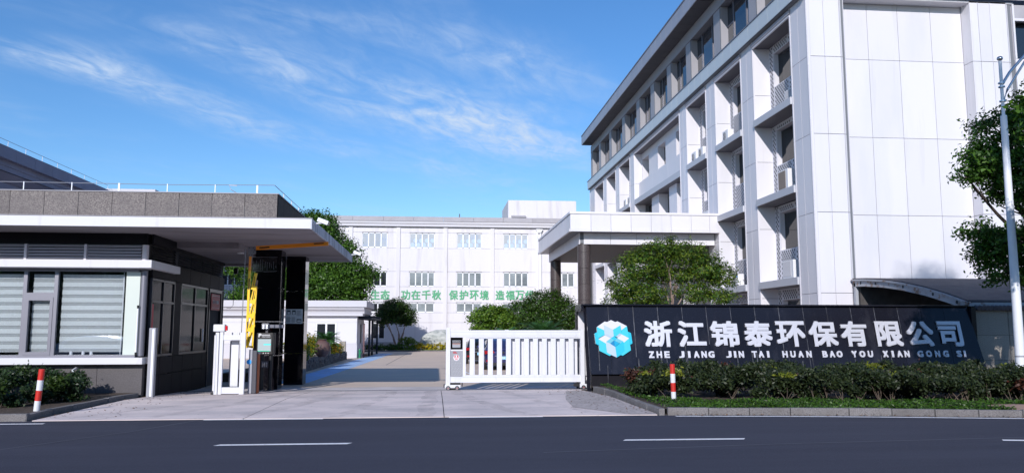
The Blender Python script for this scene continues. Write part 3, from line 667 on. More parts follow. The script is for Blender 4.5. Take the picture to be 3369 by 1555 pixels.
m_.build('arm_slot', 'yellow_black', arm)
m_ = MB(); m_.box(-.22, .02, -.07, -.05, 4.12, 4.34); m_.box(-.19, -.08, -.07, -.05, 4.04, 4.14); jt = m_.build('hinge_plate', 'frame_grey', bar_r, .008)
m_ = MB()
for x, z in ((-.17, 4.3), (-.05, 4.3), (-.05, 4.17), (-.17, 4.08), (-.1, 4.08), (-.01, 4.24)): m_.tube([(x, -.085, z), (x, -.07, z)], .014, 6)
m_.build('bolt', 'black_plastic', jt)
m_ = MB(); m_.prism([(-.0, 4.24), (-.0, 4.36), (2.19, 4.52), (2.19, 4.40)], 'y', -.06, .0); fa = m_.build('folded_arm', 'boom_orange', bar_r, .004)
m_ = MB(); m_.prism([(.12, 4.285), (.12, 4.325), (.42, 4.347), (.42, 4.307)], 'y', -.066, -.061); m_.prism([(1.75, 4.43), (1.75, 4.465), (2.05, 4.487), (2.05, 4.452)], 'y', -.066, -.061); m_.build('arm_slot', 'yellow_black', fa)
# folded lattice: leaning yellow bars with black slots
A0 = Vector((-.12, 1.30)); A1 = Vector((.09, 3.05)); B0 = Vector((.03, 1.30)); B1 = Vector((.09, 3.1))
def lat(p, q, wdt, y, nm, m_n, par):
    p = Vector(p); q = Vector(q); d = (q - p).normalized(); n_ = Vector((-d.y, d.x)) * wdt / 2
    return MB().prism([tuple(p - n_), tuple(p + n_), tuple(q + n_), tuple(q - n_)], 'y', y - .03, y).build(nm, m_n, par)
lt = []
for k in range(5):
    z0 = 1.30 + k * .42
    lt.append(lat((-.135 + k * .025, z0 + .05), (.055 - (4 - k) * .004, z0 + .05 + .62 - k * .03), .088, -.06 - k * .004, 'lattice_bar', 'yellow', bar_r))
    lat((-.10 + k * .025, z0 + .17), (.0 + k * .006, z0 + .45), .010, -.096 - k * .004, 'lattice_slot', 'yellow_black', lt[-1])
lat((.02, 1.28), (.075, 3.12), .045, -.05, 'lattice_edge', 'yellow', bar_r); lat((-.13, 1.33), (.05, 1.30), .06, -.05, 'lattice_foot', 'yellow', bar_r)
lat((.065, 3.1), (.09, 3.32), .05, -.05, 'lattice_tip', 'bark_pale', bar_r)
m_ = MB(); m_.tube([(-.34, 0, .2), (-.33, 0, 2), (-.30, 0, 4.33)], .014, 6); m_.build('cable_conduit', 'wire', bar_r)

# ---- plate reader kiosk with display
kk = empty('plate_reader', 'black entry kiosk with lit screen and camera with four white lamps', 'kiosk', (-5.06, 25.0, -.15))
m_ = MB(); m_.tube([(-.10, 0, 0), (-.10, 0, 1.1)], .065, 14); m_.tube([(.14, .06, 0), (.14, .06, 1.1)], .06, 14); m_.build('post', 'black_plastic', kk)
m_ = MB(); m_.lathe([(.14, 0), (.13, .04), (.07, .06)], -.10, 0, 14); m_.lathe([(.13, 0), (.12, .04), (.06, .06)], .14, .06, 14); m_.build('base', 'dark_metal', kk)
m_ = MB(); m_.box(-.27, .27, -.08, .08, 1.08, 1.74); hd = m_.build('display_case', 'black_plastic', kk, .03)
m_ = MB(); m_.box(-.22, .16, -.086, -.081, 1.19, 1.55); scn = m_.build('screen', 'lcd', hd)
m_ = MB(); m_.box(-.05, .16, -.089, -.087, 1.375, 1.405); m_.build('screen_bar', 'lcd_cyan', scn)
m_ = MB(); m_.box(-.22, .13, -.089, -.087, 1.19, 1.205); m_.build('screen_bar', 'lcd_green', scn)
text('lettering', 'P', -.165, -.083, 1.66, .075, .10, .004, 'sign_white', hd, .1)
text('lettering', 'PARKING', .02, -.083, 1.675, .23, .025, .004, 'sign_white', hd) if False else None
m_ = MB()
for k in range(7):
    x = -.11 + k * .037; m_.prism([(x, 1.605), (x + .012, 1.605), (x + .026, 1.622), (x + .012, 1.64), (x, 1.64), (x + .013, 1.622)], 'y', -.086, -.082)
m_.box(-.115, .13, -.086, -.082, 1.665, 1.682); m_.build('arrow_mark', 'sign_white', hd)
m_ = MB()
for x in (-.17, -.05, .02, .09): m_.tube([(x, -.083, 1.135), (x, -.089, 1.135)], .018, 8)
m_.build('icon', 'joint_white', hd)
m_ = MB(); m_.box(-.11, .10, -.09, -.06, .70, .90); kp = m_.build('keypad', 'dark_metal', kk, .006)
m_ = MB()
for i in range(3):
    for j in range(3): m_.box(-.07 + i * .055, -.04 + i * .055, -.095, -.091, .73 + j * .05, .76 + j * .05)
m_.build('key', 'steel', kp)
m_ = MB(); m_.box(-.02, .04, -.02, .04, 1.74, 1.85); m_.build('camera_bracket', 'dark_metal', kk)
m_ = MB(); m_.box(-.13, .09, -.12, .0, 1.84, 2.02); ch = m_.build('camera_head', 'grey_paint', kk, .03)
m_ = MB(); m_.prism([(-.02, -.06), (-.02, .06), (.50, .12), (.50, .02)], 'z', 1.88, 1.98); m_.build('camera_body', 'frame_grey', kk, .01)
m_ = MB(); m_.box(-.115, .075, -.128, -.121, 1.85, 1.985); m_.build('lamp_plate', 'black_plastic', ch)
m_ = MB()
for x in (-.065, .03):
    for z in (1.885, 1.95): m_.tube([(x, -.128, z), (x, -.134, z)], .026, 10)
m_.build('led_lamp', 'led', ch)

# ---- short white gate section left of the barrier
lg = empty('gate_section', 'short white slatted gate section with white box on its post', 'gate', (-5.63, 22.9, -.073), 'white slatted sliding gates'); lg.scale = (.946, .946, .962)
def post(x0, x1, y0, y1, z0, z1, nm='post', par=lg, m_='gate_white'): return MB().box(x0, x1, y0, y1, z0, z1).build(nm, m_, par, .01)
post(-.48, -.40, .25, .33, .08, 1.66, 'slat'); post(-.38, -.28, .0, .10, 0, 1.74); post(-.26, -.16, .0, .10, 0, 1.76); post(.33, .47, .0, .10, 0, 1.74)
post(-.16, .33, .01, .09, 1.52, 1.67, 'top_rail'); post(-.16, .33, .01, .09, .02, .20, 'bottom_rail'); post(.0, .22, .30, .38, .2, 1.74, 'slat'); post(-.10, .02, .55, .63, .2, 1.5, 'slat', m_='grey_paint')
post(.52, .62, .28, .38, 0, 1.25, 'slat', m_='grey_paint'); post(.62, .74, .30, .42, 0, 1.22, 'slat', m_='dark_metal')
MB().box(-.36, -.35, -.012, -.001, .04, 1.70).build('groove', 'gate_groove', lg)
MB().box(-.45, -.12, -.04, .20, 1.76, 1.97).build('motor_box', 'gate_white', lg, .03)
MB().box(-.115, -.06, 0, .08, 1.80, 1.93).build('warning_lamp', 'red_lamp', lg, .01)
m_ = MB(); m_.tube([(.53, .262, .9), (.53, .27, .9)], .07, 16); m_.build('round_sticker', 'blue_dot', lg)
MB().box(-.45, -.38, -.02, .06, -.0, .05).build('caster', 'black_plastic', lg)

# ================================================================== SLIDING GATE (right)
gt = empty('sliding_gate', 'long white slatted sliding gate on wheels with black control panel', 'gate', (.47, 24.85, -.13), 'white slatted sliding gates')
def g(nm, x0, x1, z0, z1, y0=0., y1=.06, m_='gate_white', bev=.006, par=gt): return MB().box(x0, x1, y0, y1, z0, z1).build(nm, m_, par, bev)
g('end_post', -.14, -.005, .15, 1.87, -.04, .10); g('top_rail', 0, 4.0, 1.575, 1.795, -.015, .075); g('rail_groove', .0, 4.0, 1.63, 1.638, -.022, -.014, 'gate_groove', 0); g('rail_groove', .0, 4.0, 1.735, 1.741, -.022, -.014, 'gate_groove', 0)
g('lower_rail', 0, 4.03, .215, .40, -.015, .075); g('rail_groove', 0, 4.0, .372, .380, -.022, -.014, 'gate_groove', 0); g('channel', .45, 4.0, .40, .44, 0, .06)
g('end_post', 4.0, 4.13, .12, 1.83, -.05, .10); g('channel', .47, 4.0, 1.54, 1.577, 0, .06, 'gate_white')
g('cabinet_post', .37, .47, .40, 1.575, -.01, .07); g('cabinet_back', .0, .37, .40, 1.575, .03, .3); g('cabinet_bar', 0, .37, 1.165, 1.215, -.01, .03)
pn = g('control_panel', .005, .365, 1.215, 1.575, -.02, .03, 'black_gloss', .004)
g('meter_window', .055, .30, 1.425, 1.49, -.026, -.021, 'steel', .0, pn); g('meter_digit', .07, .285, 1.44, 1.475, -.029, -.0265, 'black_plastic', 0, pn)
g('panel_label', .055, .30, 1.27, 1.405, -.026, -.021, 'tread_plate', 0, pn)
m_ = MB(); [m_.box(.06 + k * .033, .085 + k * .033, -.030, -.027, 1.37 + random.uniform(0, .006), 1.395) for k in range(7)]; m_.build('red_print', 'orange', pn)
m_ = MB(); [m_.box(.08 + k * .028, .088 + k * .028, -.031, -.0295, 1.444, 1.472) for k in range(7)]; m_.build('digit_mark', 'joint_white', pn)
tp = g('tread_plate', .01, .36, .41, 1.16, -.005, .03, 'tread_plate', 0)
m_ = MB()
for i in range(9):
    for j in range(4):
        x = .03 + j * .085 + (i % 2) * .04; z = .45 + i * .082
        if x < .30: m_.prism([(x, z), (x + .055, z + .045), (x + .063, z + .037), (x + .008, z - .008)], 'y', -.012, -.006)
m_.build('tread_bar', 'steel', tp)
m_ = MB(); m_.box(.075, .175, -.014, -.007, 1.125, 1.145); m_.box(.075, .205, -.014, -.007, 1.095, 1.113); m_.build('red_print', 'sticker_red', tp)
m_ = MB(); m_.tube([(.18, -.007, .965), (.18, -.014, .965)], .095, 8); oc = m_.build('round_sticker', 'sign_white', tp)
m_ = MB(); m_.prism([(.105, .975), (.255, .975), (.225, 1.04), (.135, 1.04)], 'y', -.018, -.015); m_.box(.11, .25, -.018, -.015, .935, .95); m_.box(.14, .22, -.018, -.015, .90, .92); m_.build('sticker_print', 'sticker_red', oc)
m_ = MB(); m_.tube([(.18, -.019, 1.005), (.18, -.0215, 1.005)], .024, 10); m_.build('sticker_hole', 'sign_white', oc)
for k in range(12):
    x = .585 + k * .278
    if x > 3.95: break
    s_ = g('slat', x, x + .155, .425, 1.56, .0, .05); g('slat_groove', x + .118, x + .122, .43, 1.555, -.004, .0, 'gate_groove', 0, s_)
for k in range(10):
    x = 1.875 + k * .274 + .0
    if x > 4.4: break
    s_ = g('rear_slat', x, x + .155, .42, 1.50, .20, .25)
g('rear_rail', 1.85, 5.5, 1.50, 1.60, .18, .26, 'gate_white'); g('rear_rail', 1.85, 5.5, .26, .42, .18, .26, 'gate_white'); g('rear_rail', 4.13, 5.3, 1.60, 1.80, .05, .12)
for x in (4.17, 4.27): g('rear_slat', x, x + .05, .4, 1.56, .10, .16)
def wheel(cx, cz, y, par):
    m_ = MB(); m_.tube([(cx, y, cz), (cx, y + .05, cz)], .068, 18); w_ = m_.build('wheel', 'rubber', par)
    m_ = MB()
    for k in range(7):
        a = k * 2 * math.pi / 7; m_.prism([(cx + .010 * math.cos(a - .8), cz + .010 * math.sin(a - .8)), (cx + .048 * math.cos(a - .2), cz + .048 * math.sin(a - .2)), (cx + .048 * math.cos(a + .2), cz + .048 * math.sin(a + .2)), (cx + .010 * math.cos(a + .8), cz + .010 * math.sin(a + .8))], 'y', y - .006, y - .001)
    m_.build('rim', 'steel', w_)
    m_ = MB(); m_.tube([(cx, y - .008, cz), (cx, y, cz)], .014, 8); m_.build('hub', 'red_paint', w_)
tr = g('wheel_carriage', -.17, .31, .06, .155, -.09, .14, 'gate_white', .012); g('carriage_end', -.20, -.165, .07, .17, -.07, .14, 'black_plastic'); g('carriage_gap', 0, .31, .155, .215, -.03, .1, 'black_plastic', 0)
wheel(-.065, .058, -.115, gt); wheel(.205, .058, -.115, gt)
g('wheel_carriage', 3.97, 4.18, .05, .16, -.09, .10, 'gate_white', .012); g('carriage_end', 3.80, 3.97, .08, .18, -.05, .12, 'black_plastic', .01); wheel(4.08, .058, -.115, gt); g('carriage_foot', -.12, .28, -.03, .05, .0, .12, 'black_plastic', 0)
g('top_clip', 1.66, 1.78, 1.795, 1.81, 0, .05, 'gate_white')
# ground track of the gate
piece('gate_track', -7.4, 17, 24.86, 24.93, -.20, gz(24.9) + .012, 'dark_metal')['kind'] = 'structure'

# ================================================================== NAME WALL
sg = empty('name_sign', 'long black granite sign wall with blue cube logo and silver lettering', 'sign wall', (4.64, 24.0, -.13))
TH = math.atan2(.5, 2.05)                       # the face leans back
def tilt(o): return o
face = []
X0s = [4.51, 5.28, 6.06, 6.83, 7.60, 8.37, 9.15, 9.93, 10.71, 11.5, 12.28, 13.07, 13.85, 14.63, 15.41, 16.17, 16.92]
def face_pt(X, s, d=0.):
    """X at the top-edge scale, s = height along the leaning face 0..1, d = distance proud of the face"""
    z = .36 + 2.05 * s; y = 24.0 + .5 * s
    return (X, y - d * math.cos(TH), z + d * math.sin(TH))
def rp(p): return (p[0] - 4.64, p[1] - 24.0, p[2] + .13)
for i, (a, b) in enumerate(zip(X0s, X0s[1:])):
    a_t, b_t = a + .004, b - .004
    if i == 0: a_b, a_t = 4.64, 4.60
    else: a_b = a + .004
    b_b = b - .004
    if i == len(X0s) - 2: b_b = 17.23; b_t = 17.0
    jog = random.uniform(-.002, .002)
    vs = [rp(face_pt(a_b, 0, jog)), rp(face_pt(b_b, 0, jog)), rp(face_pt(b_t, 1, jog)), rp(face_pt(a_t, 1, jog)), rp(face_pt(a_b, 0, -.04)), rp(face_pt(b_b, 0, -.04)), rp(face_pt(b_t, 1, -.04)), rp(face_pt(a_t, 1, -.04))]
    MB().add(vs, [(0, 1, 2, 3), (4, 7, 6, 5), (0, 4, 5, 1), (1, 5, 6, 2), (2, 6, 7, 3), (3, 7, 4, 0)]).build('granite_slab', 'black_granite', sg)
mat('water_streak', (.10, .105, .125), .5, noise=((20, 20, 3), (.02, .02, .025), .40, .6))
m_ = MB()
for x in X0s[1:14]:
    ln = random.uniform(.5, 1.0); wd = random.uniform(.006, .012)
    m_.add([rp(face_pt(x - wd, 1 - ln, .0035)), rp(face_pt(x + wd, 1 - ln, .0035)), rp(face_pt(x + wd, .995, .0035)), rp(face_pt(x - wd, .995, .0035))], [(0, 1, 2, 3)])
for k in range(26):
    x = random.uniform(4.8, 14.4); t = random.uniform(.12, .34); wd = random.uniform(.006, .02)
    m_.add([rp(face_pt(x - wd, t - .25 * random.random() - .05, .003)), rp(face_pt(x + wd * .6, max(.01, t - .3), .003)), rp(face_pt(x + wd, t, .003)), rp(face_pt(x - wd * .4, t, .003))], [(0, 1, 2, 3)])
m_.build('water_streak', 'water_streak', sg)['kind'] = 'stuff'
def rb(nm, x0, x1, y0, y1, z0, z1, m_n, bev=0): return MB().box(x0 - 4.64, x1 - 4.64, y0 - 24.0, y1 - 24.0, z0 + .13, z1 + .13).build(nm, m_n, sg, bev)
rb('top_cap', 4.50, 17.0, 24.40, 25.62, 2.41, 2.46, 'black_granite', .004)
MB().prism([(-.0, .1), (.5 - .0 - .03, 2.3), (.46, 2.54), (.44, 2.54), (-.03, .45), (-.03, .1)], 'x', -.13, -.045).build('end_slab', 'black_granite', sg) if False else None
# left end: thin dark edge of the face, white inner back wall, dark rear edge; the gate runs in between
MB().add([rp((4.60, 24.52, 2.44)), rp((4.54, 24.60, 2.44)), rp((4.54, 24.12, -.15)), rp((4.63, 24.02, -.15)), rp((4.66, 24.06, .36)), rp((4.60, 24.08, -.15))], [(0, 1, 2, 3)]).build('end_trim', 'black_granite', sg)
rb('rear_wall', 4.50, 17.1, 25.45, 25.62, -.17, 2.41, 'plaster_white'); rb('rear_edge', 4.46, 4.499, 25.40, 25.64, -.17, 2.46, 'black_granite'); rb('cap_edge', 4.44, 4.498, 24.45, 25.40, 2.25, 2.46, 'black_granite')
rb('plinth', 4.68, 17.2, 24.12, 24.3, -.17, .36, 'dark_cladding'); rb('end_wall', 17.05, 17.2, 24.35, 25.62, -.17, 2.40, 'black_granite')
# hanzi and pinyin
def on_face(o, X, z):
    s = (z - .36) / 2.05; p = rp(face_pt(X, s, .03)); o.location = p; o.rotation_euler.x = -TH
HZ = '浙江锦泰环保有限公司'
hzx = [(6.34, 7.18), (7.39, 8.23), (8.42, 9.27), (9.48, 10.34), (10.50, 11.40), (11.55, 12.44), (12.59, 13.42), (13.73, 14.56), (14.75, 15.60), (15.80, 16.55)]
for chh, (a, b) in zip(HZ, hzx):
    o = text('letter', chh, 0, 0, 0, (b - a) * .97, .75, .05, 'steel_letter', sg, .074); on_face(o, (a + b) / 2 * 1.003, 1.545)
for wd_, (a, b) in zip(['ZHE', 'JIANG', 'JIN', 'TAI', 'HUAN', 'BAO', 'YOU', 'XIAN', 'GONG', 'SI'], [(6.40, 7.12), (7.34, 8.50), (8.83, 9.42), (9.63, 10.28), (10.58, 11.60), (11.87, 12.58), (12.81, 13.59), (13.84, 14.77), (14.96, 16.08), (16.29, 16.66)]):
    n_ = len(wd_); cell = (b - a) / n_ ; pitch = (b - a + cell * .28) / n_
    for i, c_ in enumerate(wd_):
        wl = .055 if c_ == 'I' else .175 if c_ in 'GOQ' else .155
        if wd_ == 'SI' and c_ == 'I': wl = .05
        xs_ = a + (i + .5) * (b - a) / n_
        o = text('letter', c_, 0, 0, 0, wl * .92, .18, .03, 'steel_letter', sg, .14); on_face(o, xs_, .925)
# logo facets
LG = [('logo_white', [(285, 375), (460, 258), (512, 270), (600, 225), (690, 270), (740, 252), (940, 358), (812, 448), (800, 340), (632, 437), (435, 335), (437, 450)]),
      ('logo_pale', [(435, 335), (632, 437), (638, 578), (605, 600), (485, 533), (442, 552)]), ('logo_mid', [(632, 437), (800, 340), (812, 535), (770, 520), (685, 590), (638, 578)]),
      ('logo_mid', [(285, 375), (437, 450), (442, 552), (315, 615), (290, 590)]), ('logo_mid', [(812, 448), (940, 358), (965, 620), (812, 540)]),
      ('logo_cyan', [(225, 520), (288, 488), (290, 590), (315, 615), (300, 640), (303, 780), (240, 740)]), ('logo_cyan', [(952, 480), (1018, 512), (1035, 735), (985, 765), (970, 625), (965, 620)]),
      ('logo_white', [(300, 640), (442, 560), (570, 625), (465, 700), (458, 740)]), ('logo_grey', [(442, 552), (485, 533), (605, 600), (570, 625), (442, 560)]),
      ('logo_grey', [(685, 590), (770, 520), (812, 538), (725, 612)]), ('logo_white', [(725, 612), (812, 540), (970, 625), (848, 720), (835, 690), (712, 628)]),
      ('logo_cyan', [(638, 578), (712, 628), (643, 668), (570, 625)]), ('logo_soft', [(570, 625), (643, 668), (548, 740), (465, 700)]), ('logo_soft', [(643, 672), (712, 628), (835, 690), (765, 738)]),
      ('logo_deep', [(643, 672), (757, 738), (648, 810)]), ('logo_dark', [(643, 672), (648, 810), (548, 740)]),
      ('logo_mid', [(300, 640), (458, 740), (468, 930), (560, 985), (525, 1007), (310, 895)]), ('logo_pale', [(458, 740), (465, 700), (548, 740), (655, 812), (672, 1040), (560, 985), (468, 930)]),
      ('logo_cyan', [(655, 812), (765, 738), (835, 690), (848, 720), (852, 905), (765, 985), (672, 1040)]), ('logo_mid', [(848, 720), (970, 625), (990, 885), (805, 1003), (765, 985), (852, 905)])]
lo = empty('logo'); lo.parent = sg; on_face(lo, 5.38, 1.40)
for m_n, poly in LG:
    pts = [((x - 630) * .001415, -(y - 632) * .001415) for x, y in poly]
    MB().prism(pts, 'y', -.03, .035).build('facet', m_n, lo)

# ================================================================== red / white bollards
def bollard(loc, lean, label, h=.80):
    r_ = empty('bollard', label, 'bollard', loc, 'red and white bollards in the kerbside beds'); r_.rotation_euler = (R(1), R(lean), 0)
    n_ = 4; q = h / n_
    for k in range(n_):
        m_ = MB(); m_.tube([(0, 0, k * q + (0 if k else -.1)), (0, 0, (k + 1) * q)], .056, 18); m_.build('band', 'band_white' if k % 2 == 0 else 'red_paint', r_)
    m_ = MB(); m_.lathe([(.057, 0), (.05, .012), (.001, .018)], 0, 0, 18, h); m_.build('cap', 'red_paint', r_)
bollard((-7.75, 16.85, .09), 4.2, 'red and white striped bollard in front of the gatehouse hedge')
bollard((5.36, 18.0, .09), -1.5, 'red and white striped bollard in front of the sign wall hedge')

# ================================================================== MAIN OFFICE BUILDING (right)
ob = empty('office_building', 'tall white panelled office building with deep window bays and wide dark eave', 'building')
FX = 15.75; ZR = [-.2, 3.2, 6.58, 9.93, 13.32, 16.06]
box('core', 16.92, 32, 32.9, 81, -.2, 20.6, 'panel_joint', ob)
piers = [(32.0, 33.66), (37.91, 39.59), (43.44, 45.09), (48.71, 50.28), (62.35, 63.86), (67.6, 69.13), (72.79, 74.32), (78.41, 81.0)]
for k, (a, b) in enumerate(piers):
    box('pier_core', FX + .03, 16.92, a + .03, b - .03, -.2, 16.06, 'panel_joint', ob)
    for z0, z1 in zip(ZR, ZR[1:]):
        mid = (a + b) / 2
        piece('facade_panel', FX, FX + .04, a + .10, mid - .012, z0 + .01, z1 - .01, 'panel_white', ob); piece('facade_panel', FX, FX + .04, mid + .012, b - .10, z0 + .01, z1 - .01, 'panel_white', ob)
        if k: piece('reveal_panel', FX + .06, 16.62, a, a + .04, z0 + .01, z1 - .01, 'panel_white', ob)
    for y in (a + .045, b - .045): piece('edge_trim', FX - .02, FX + .06, y - .04, y + .04, -.2, 16.06, 'panel_white', ob)
bays = [(33.66, 37.91), (39.59, 43.44), (45.09, 48.71), (63.86, 67.6), (69.13, 72.79), (74.32, 78.41)]
FL = [(-.2, 3.64, 1.3, 3.1), (3.97, 7.66, 5.5, 7.32), (8.02, 11.68, 9.65, 11.42), (12.0, 15.72, 13.62, 15.3)]
holes = MB()
def dots(y0, y1, z0, z1):
    sy, sz = .215, .110; r_ = .054
    k = 0; z = z0 + .09
    while z < z1 - .06:
        y = y0 + .09 + (sy / 2 if k % 2 else 0)
        while y < y1 - .06:
            holes.add([(16.594, y + r_ * math.cos(t * math.pi / 3), z + r_ * 1.15 * math.sin(t * math.pi / 3)) for t in range(6)], [tuple(range(6))]); y += sy
        z += sz; k += 1
for bi, (a, b) in enumerate(bays):
    piece('header', FX + .02, 16.92, a, b, 15.74, 16.06, 'panel_white', ob); piece('underside_shade', FX + .10, 16.60, a, b, 15.73, 15.738, 'underside_shade', ob)
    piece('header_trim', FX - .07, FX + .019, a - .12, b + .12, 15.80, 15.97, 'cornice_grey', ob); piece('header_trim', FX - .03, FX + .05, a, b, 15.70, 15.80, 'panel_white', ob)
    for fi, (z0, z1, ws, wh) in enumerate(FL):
        if fi: box('ledge', FX - .10, 16.62, a + .002, b - .002, z0 - .33, z0, 'ledge_metal', ob, .006); piece('ledge_shade', FX - .07, 16.60, a + .03, b - .03, z0 - .334, z0 - .331, 'underside_shade', ob)  # thin dark plate paints the shade below each ledge
        ya, yb = a + .45, b - .48
        for (p, q, c, d) in ((a, ya - .01, z0, z1), (yb + .01, b, z0, z1), (ya, (ya + yb) / 2 - .01, z0, ws), ((ya + yb) / 2 + .01, yb, z0, ws), (ya, (ya + yb) / 2 - .01, wh, z1), ((ya + yb) / 2 + .01, yb, wh, z1)):
            piece('perforated_panel', 16.60, 16.64, p, q, c + .008, d - .008, 'perf', ob)
            if fi or bi < 2: dots(p, q, c, d)
        piece('jamb', 16.64, 16.92, yb - .03, yb + .01, ws, wh, 'panel_white', ob); piece('jamb', 16.64, 16.92, ya - .01, ya + .03, ws, wh, 'panel_white', ob)
        piece('window_head', 16.64, 16.92, ya, yb, wh, wh + .03, 'cornice_grey', ob); piece('inner_sill', 16.64, 16.92, ya, yb, ws - .03, ws, 'panel_white', ob)
        f = piece('window_frame', 16.86, 16.90, ya + .03, yb - .03, ws, wh, 'frame_grey', ob)
        for (p, q) in ((ya + .09, (ya + yb) / 2 - .04), ((ya + yb) / 2 + .04, yb - .09)): piece('window_pane', 16.845, 16.858, p, q, ws + .06, wh - .06, 'glass_dark', ob)
ho = holes.build('perforation', 'perf_hole', ob); ho['kind'] = 'stuff'
# wide bay
a, b = 50.28, 62.35
piece('header', FX + .02, 16.92, a, b, 15.74, 16.06, 'panel_white', ob); piece('underside_shade', FX + .10, 16.60, a, b, 15.73, 15.738, 'underside_shade', ob); piece('header_trim', FX - .07, FX + .019, a - .12, b + .12, 15.80, 15.97, 'cornice_grey', ob); piece('header_trim', FX - .03, FX + .05, a, b, 15.70, 15.80, 'panel_white', ob)
box('ledge', FX - .02, 16.92, a, b, 11.60, 12.02, 'ledge_metal', ob, .006); piece('ledge_shade', FX, 16.9, a, b, 11.595, 11.598, 'underside_shade', ob)
for p, q in ((a, 54.2), (54.22, 58.2), (58.22, b)): piece('facade_panel', 16.10, 16.4, p, q, 12.02, 13.36, 'panel_white', ob)
ops = [(51.0, 53.0), (55.6, 57.6), (60.16, 62.15)]; cuts = [a] + [v for o_ in ops for v in o_] + [b]
for p, q in zip(cuts[::2], cuts[1::2]): piece('facade_panel', 16.36, 16.9, p, q, 13.36, 15.72, 'panel_white', ob)
for p, q in ops:
    piece('facade_panel', 16.36, 16.9, p, q, 15.22, 15.72, 'panel_white', ob)
    piece('window_frame', 16.86, 16.90, p, q, 13.36, 15.22, 'frame_grey', ob); piece('window_pane', 16.84, 16.858, p + .08, q - .08, 13.44, 15.14, 'glass_dark', ob)
for p, q in ((52.6, 54.4), (57.0, 58.95)): piece('column', 16.2, 16.9, p, q, 4, 11.6, 'panel_white', ob)
piece('window_frame', 16.88, 16.91, a, b, 4, 11.6, 'frame_grey', ob)
for p, q in ((50.4, 51.5), (51.6, 52.55), (54.45, 55.7), (55.8, 56.95), (59.0, 60.6), (60.7, 62.2)):
    for z0, z1 in ((4.1, 7.4), (7.5, 9.8), (9.9, 11.5)): piece('window_pane', 16.85, 16.875, p, q, z0, z1, 'glass_top', ob)
# band course
for i in range(41):
    y0 = 31.8 + i * 1.2; piece('band_panel', 15.50, 15.56, y0 + .01, y0 + 1.19, 16.10, 16.88, 'band_metal', ob)
box('band_core', 15.56, 16.92, 31.86, 81, 16.06, 16.88, 'panel_joint', ob)
piece('band_flashing', 15.46, 17.0, 31.76, 81.1, 16.882, 16.93, 'frame_grey', ob); piece('band_foot', 15.52, 15.74, 31.86, 81, 16.065, 16.099, 'dark_metal', ob)
for i in range(12): x0 = 15.56 + i * 1.4; piece('band_panel', x0 + .01, x0 + 1.39, 31.80, 31.86, 16.10, 16.88, 'panel_white', ob)
# top floor
tcols = [(32.2, 33.4), (37.4, 38.5), (42.5, 43.7), (47.8, 48.9), (52.1, 53.2), (56.35, 57.5), (60.6, 61.8), (65.6, 66.8), (70.9, 72.0), (75.7, 76.7), (79.9, 80.9)]
for a, b in tcols:
    box('column', 15.87, 16.88, a, b, 16.93, 19.84, 'top_panel', ob, .01); piece('column_trim', 15.84, 15.90, a + .02, a + .07, 16.93, 19.84, 'panel_joint', ob)
for (a, b), (c, d) in zip(tcols, tcols[1:]):
    y0, y1 = b, c
    piece('window_frame', 16.30, 16.34, y0, y1, 16.93, 19.85, 'frame_grey', ob)
    m3 = y0 + (y1 - y0) * .30; m4 = y1 - (y1 - y0) * .25
    for p, q in ((y0 + .05, m3 - .03), (m3 + .03, m4 - .03), (m4 + .03, y1 - .05)):
        piece('window_pane', 16.27, 16.298, p, q, 16.98, 19.78, 'glass_top', ob)
    piece('transom', 16.24, 16.30, m4, y1, 18.6, 18.68, 'frame_grey', ob); piece('mullion', 16.22, 16.30, m4 - .035, m4 + .035, 16.95, 19.8, 'frame_grey', ob); piece('mullion', 16.22, 16.30, m3 - .035, m3 + .035, 16.95, 19.8, 'frame_grey', ob)
    piece('beam_panel', 15.83, 15.87, (a + b) / 2 + .01, (b + c) / 2, 19.86, 20.58, 'top_panel', ob); piece('beam_panel', 15.83, 15.87, (b + c) / 2 + .01, (c + d) / 2, 19.86, 20.58, 'top_panel', ob)
box('beam_core', 15.87, 16.92, 32.2, 80.9, 19.85, 20.6, 'panel_joint', ob)
for i in range(40):
    y0 = 31.2 + i * 1.228
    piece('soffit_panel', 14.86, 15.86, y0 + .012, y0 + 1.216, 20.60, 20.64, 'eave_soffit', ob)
    piece('fascia_panel', 14.80, 14.85, y0 + .010, y0 + 1.218, 20.60, 21.50, 'eave_metal', ob)
for i in range(12): x0 = 14.9 + i * 1.4; piece('fascia_panel', x0 + .01, x0 + 1.39, 31.12, 31.17, 20.6, 21.5, 'eave_metal', ob)
box('roof_slab', 14.85, 32, 31.17, 80.3, 20.64, 21.48, 'panel_joint', ob); piece('roof_flashing', 14.76, 32, 31.1, 80.34, 21.48, 21.56, 'frame_grey', ob)
piece('fascia_panel', 14.80, 16.9, 80.31, 80.36, 20.6, 21.5, 'eave_metal', ob)
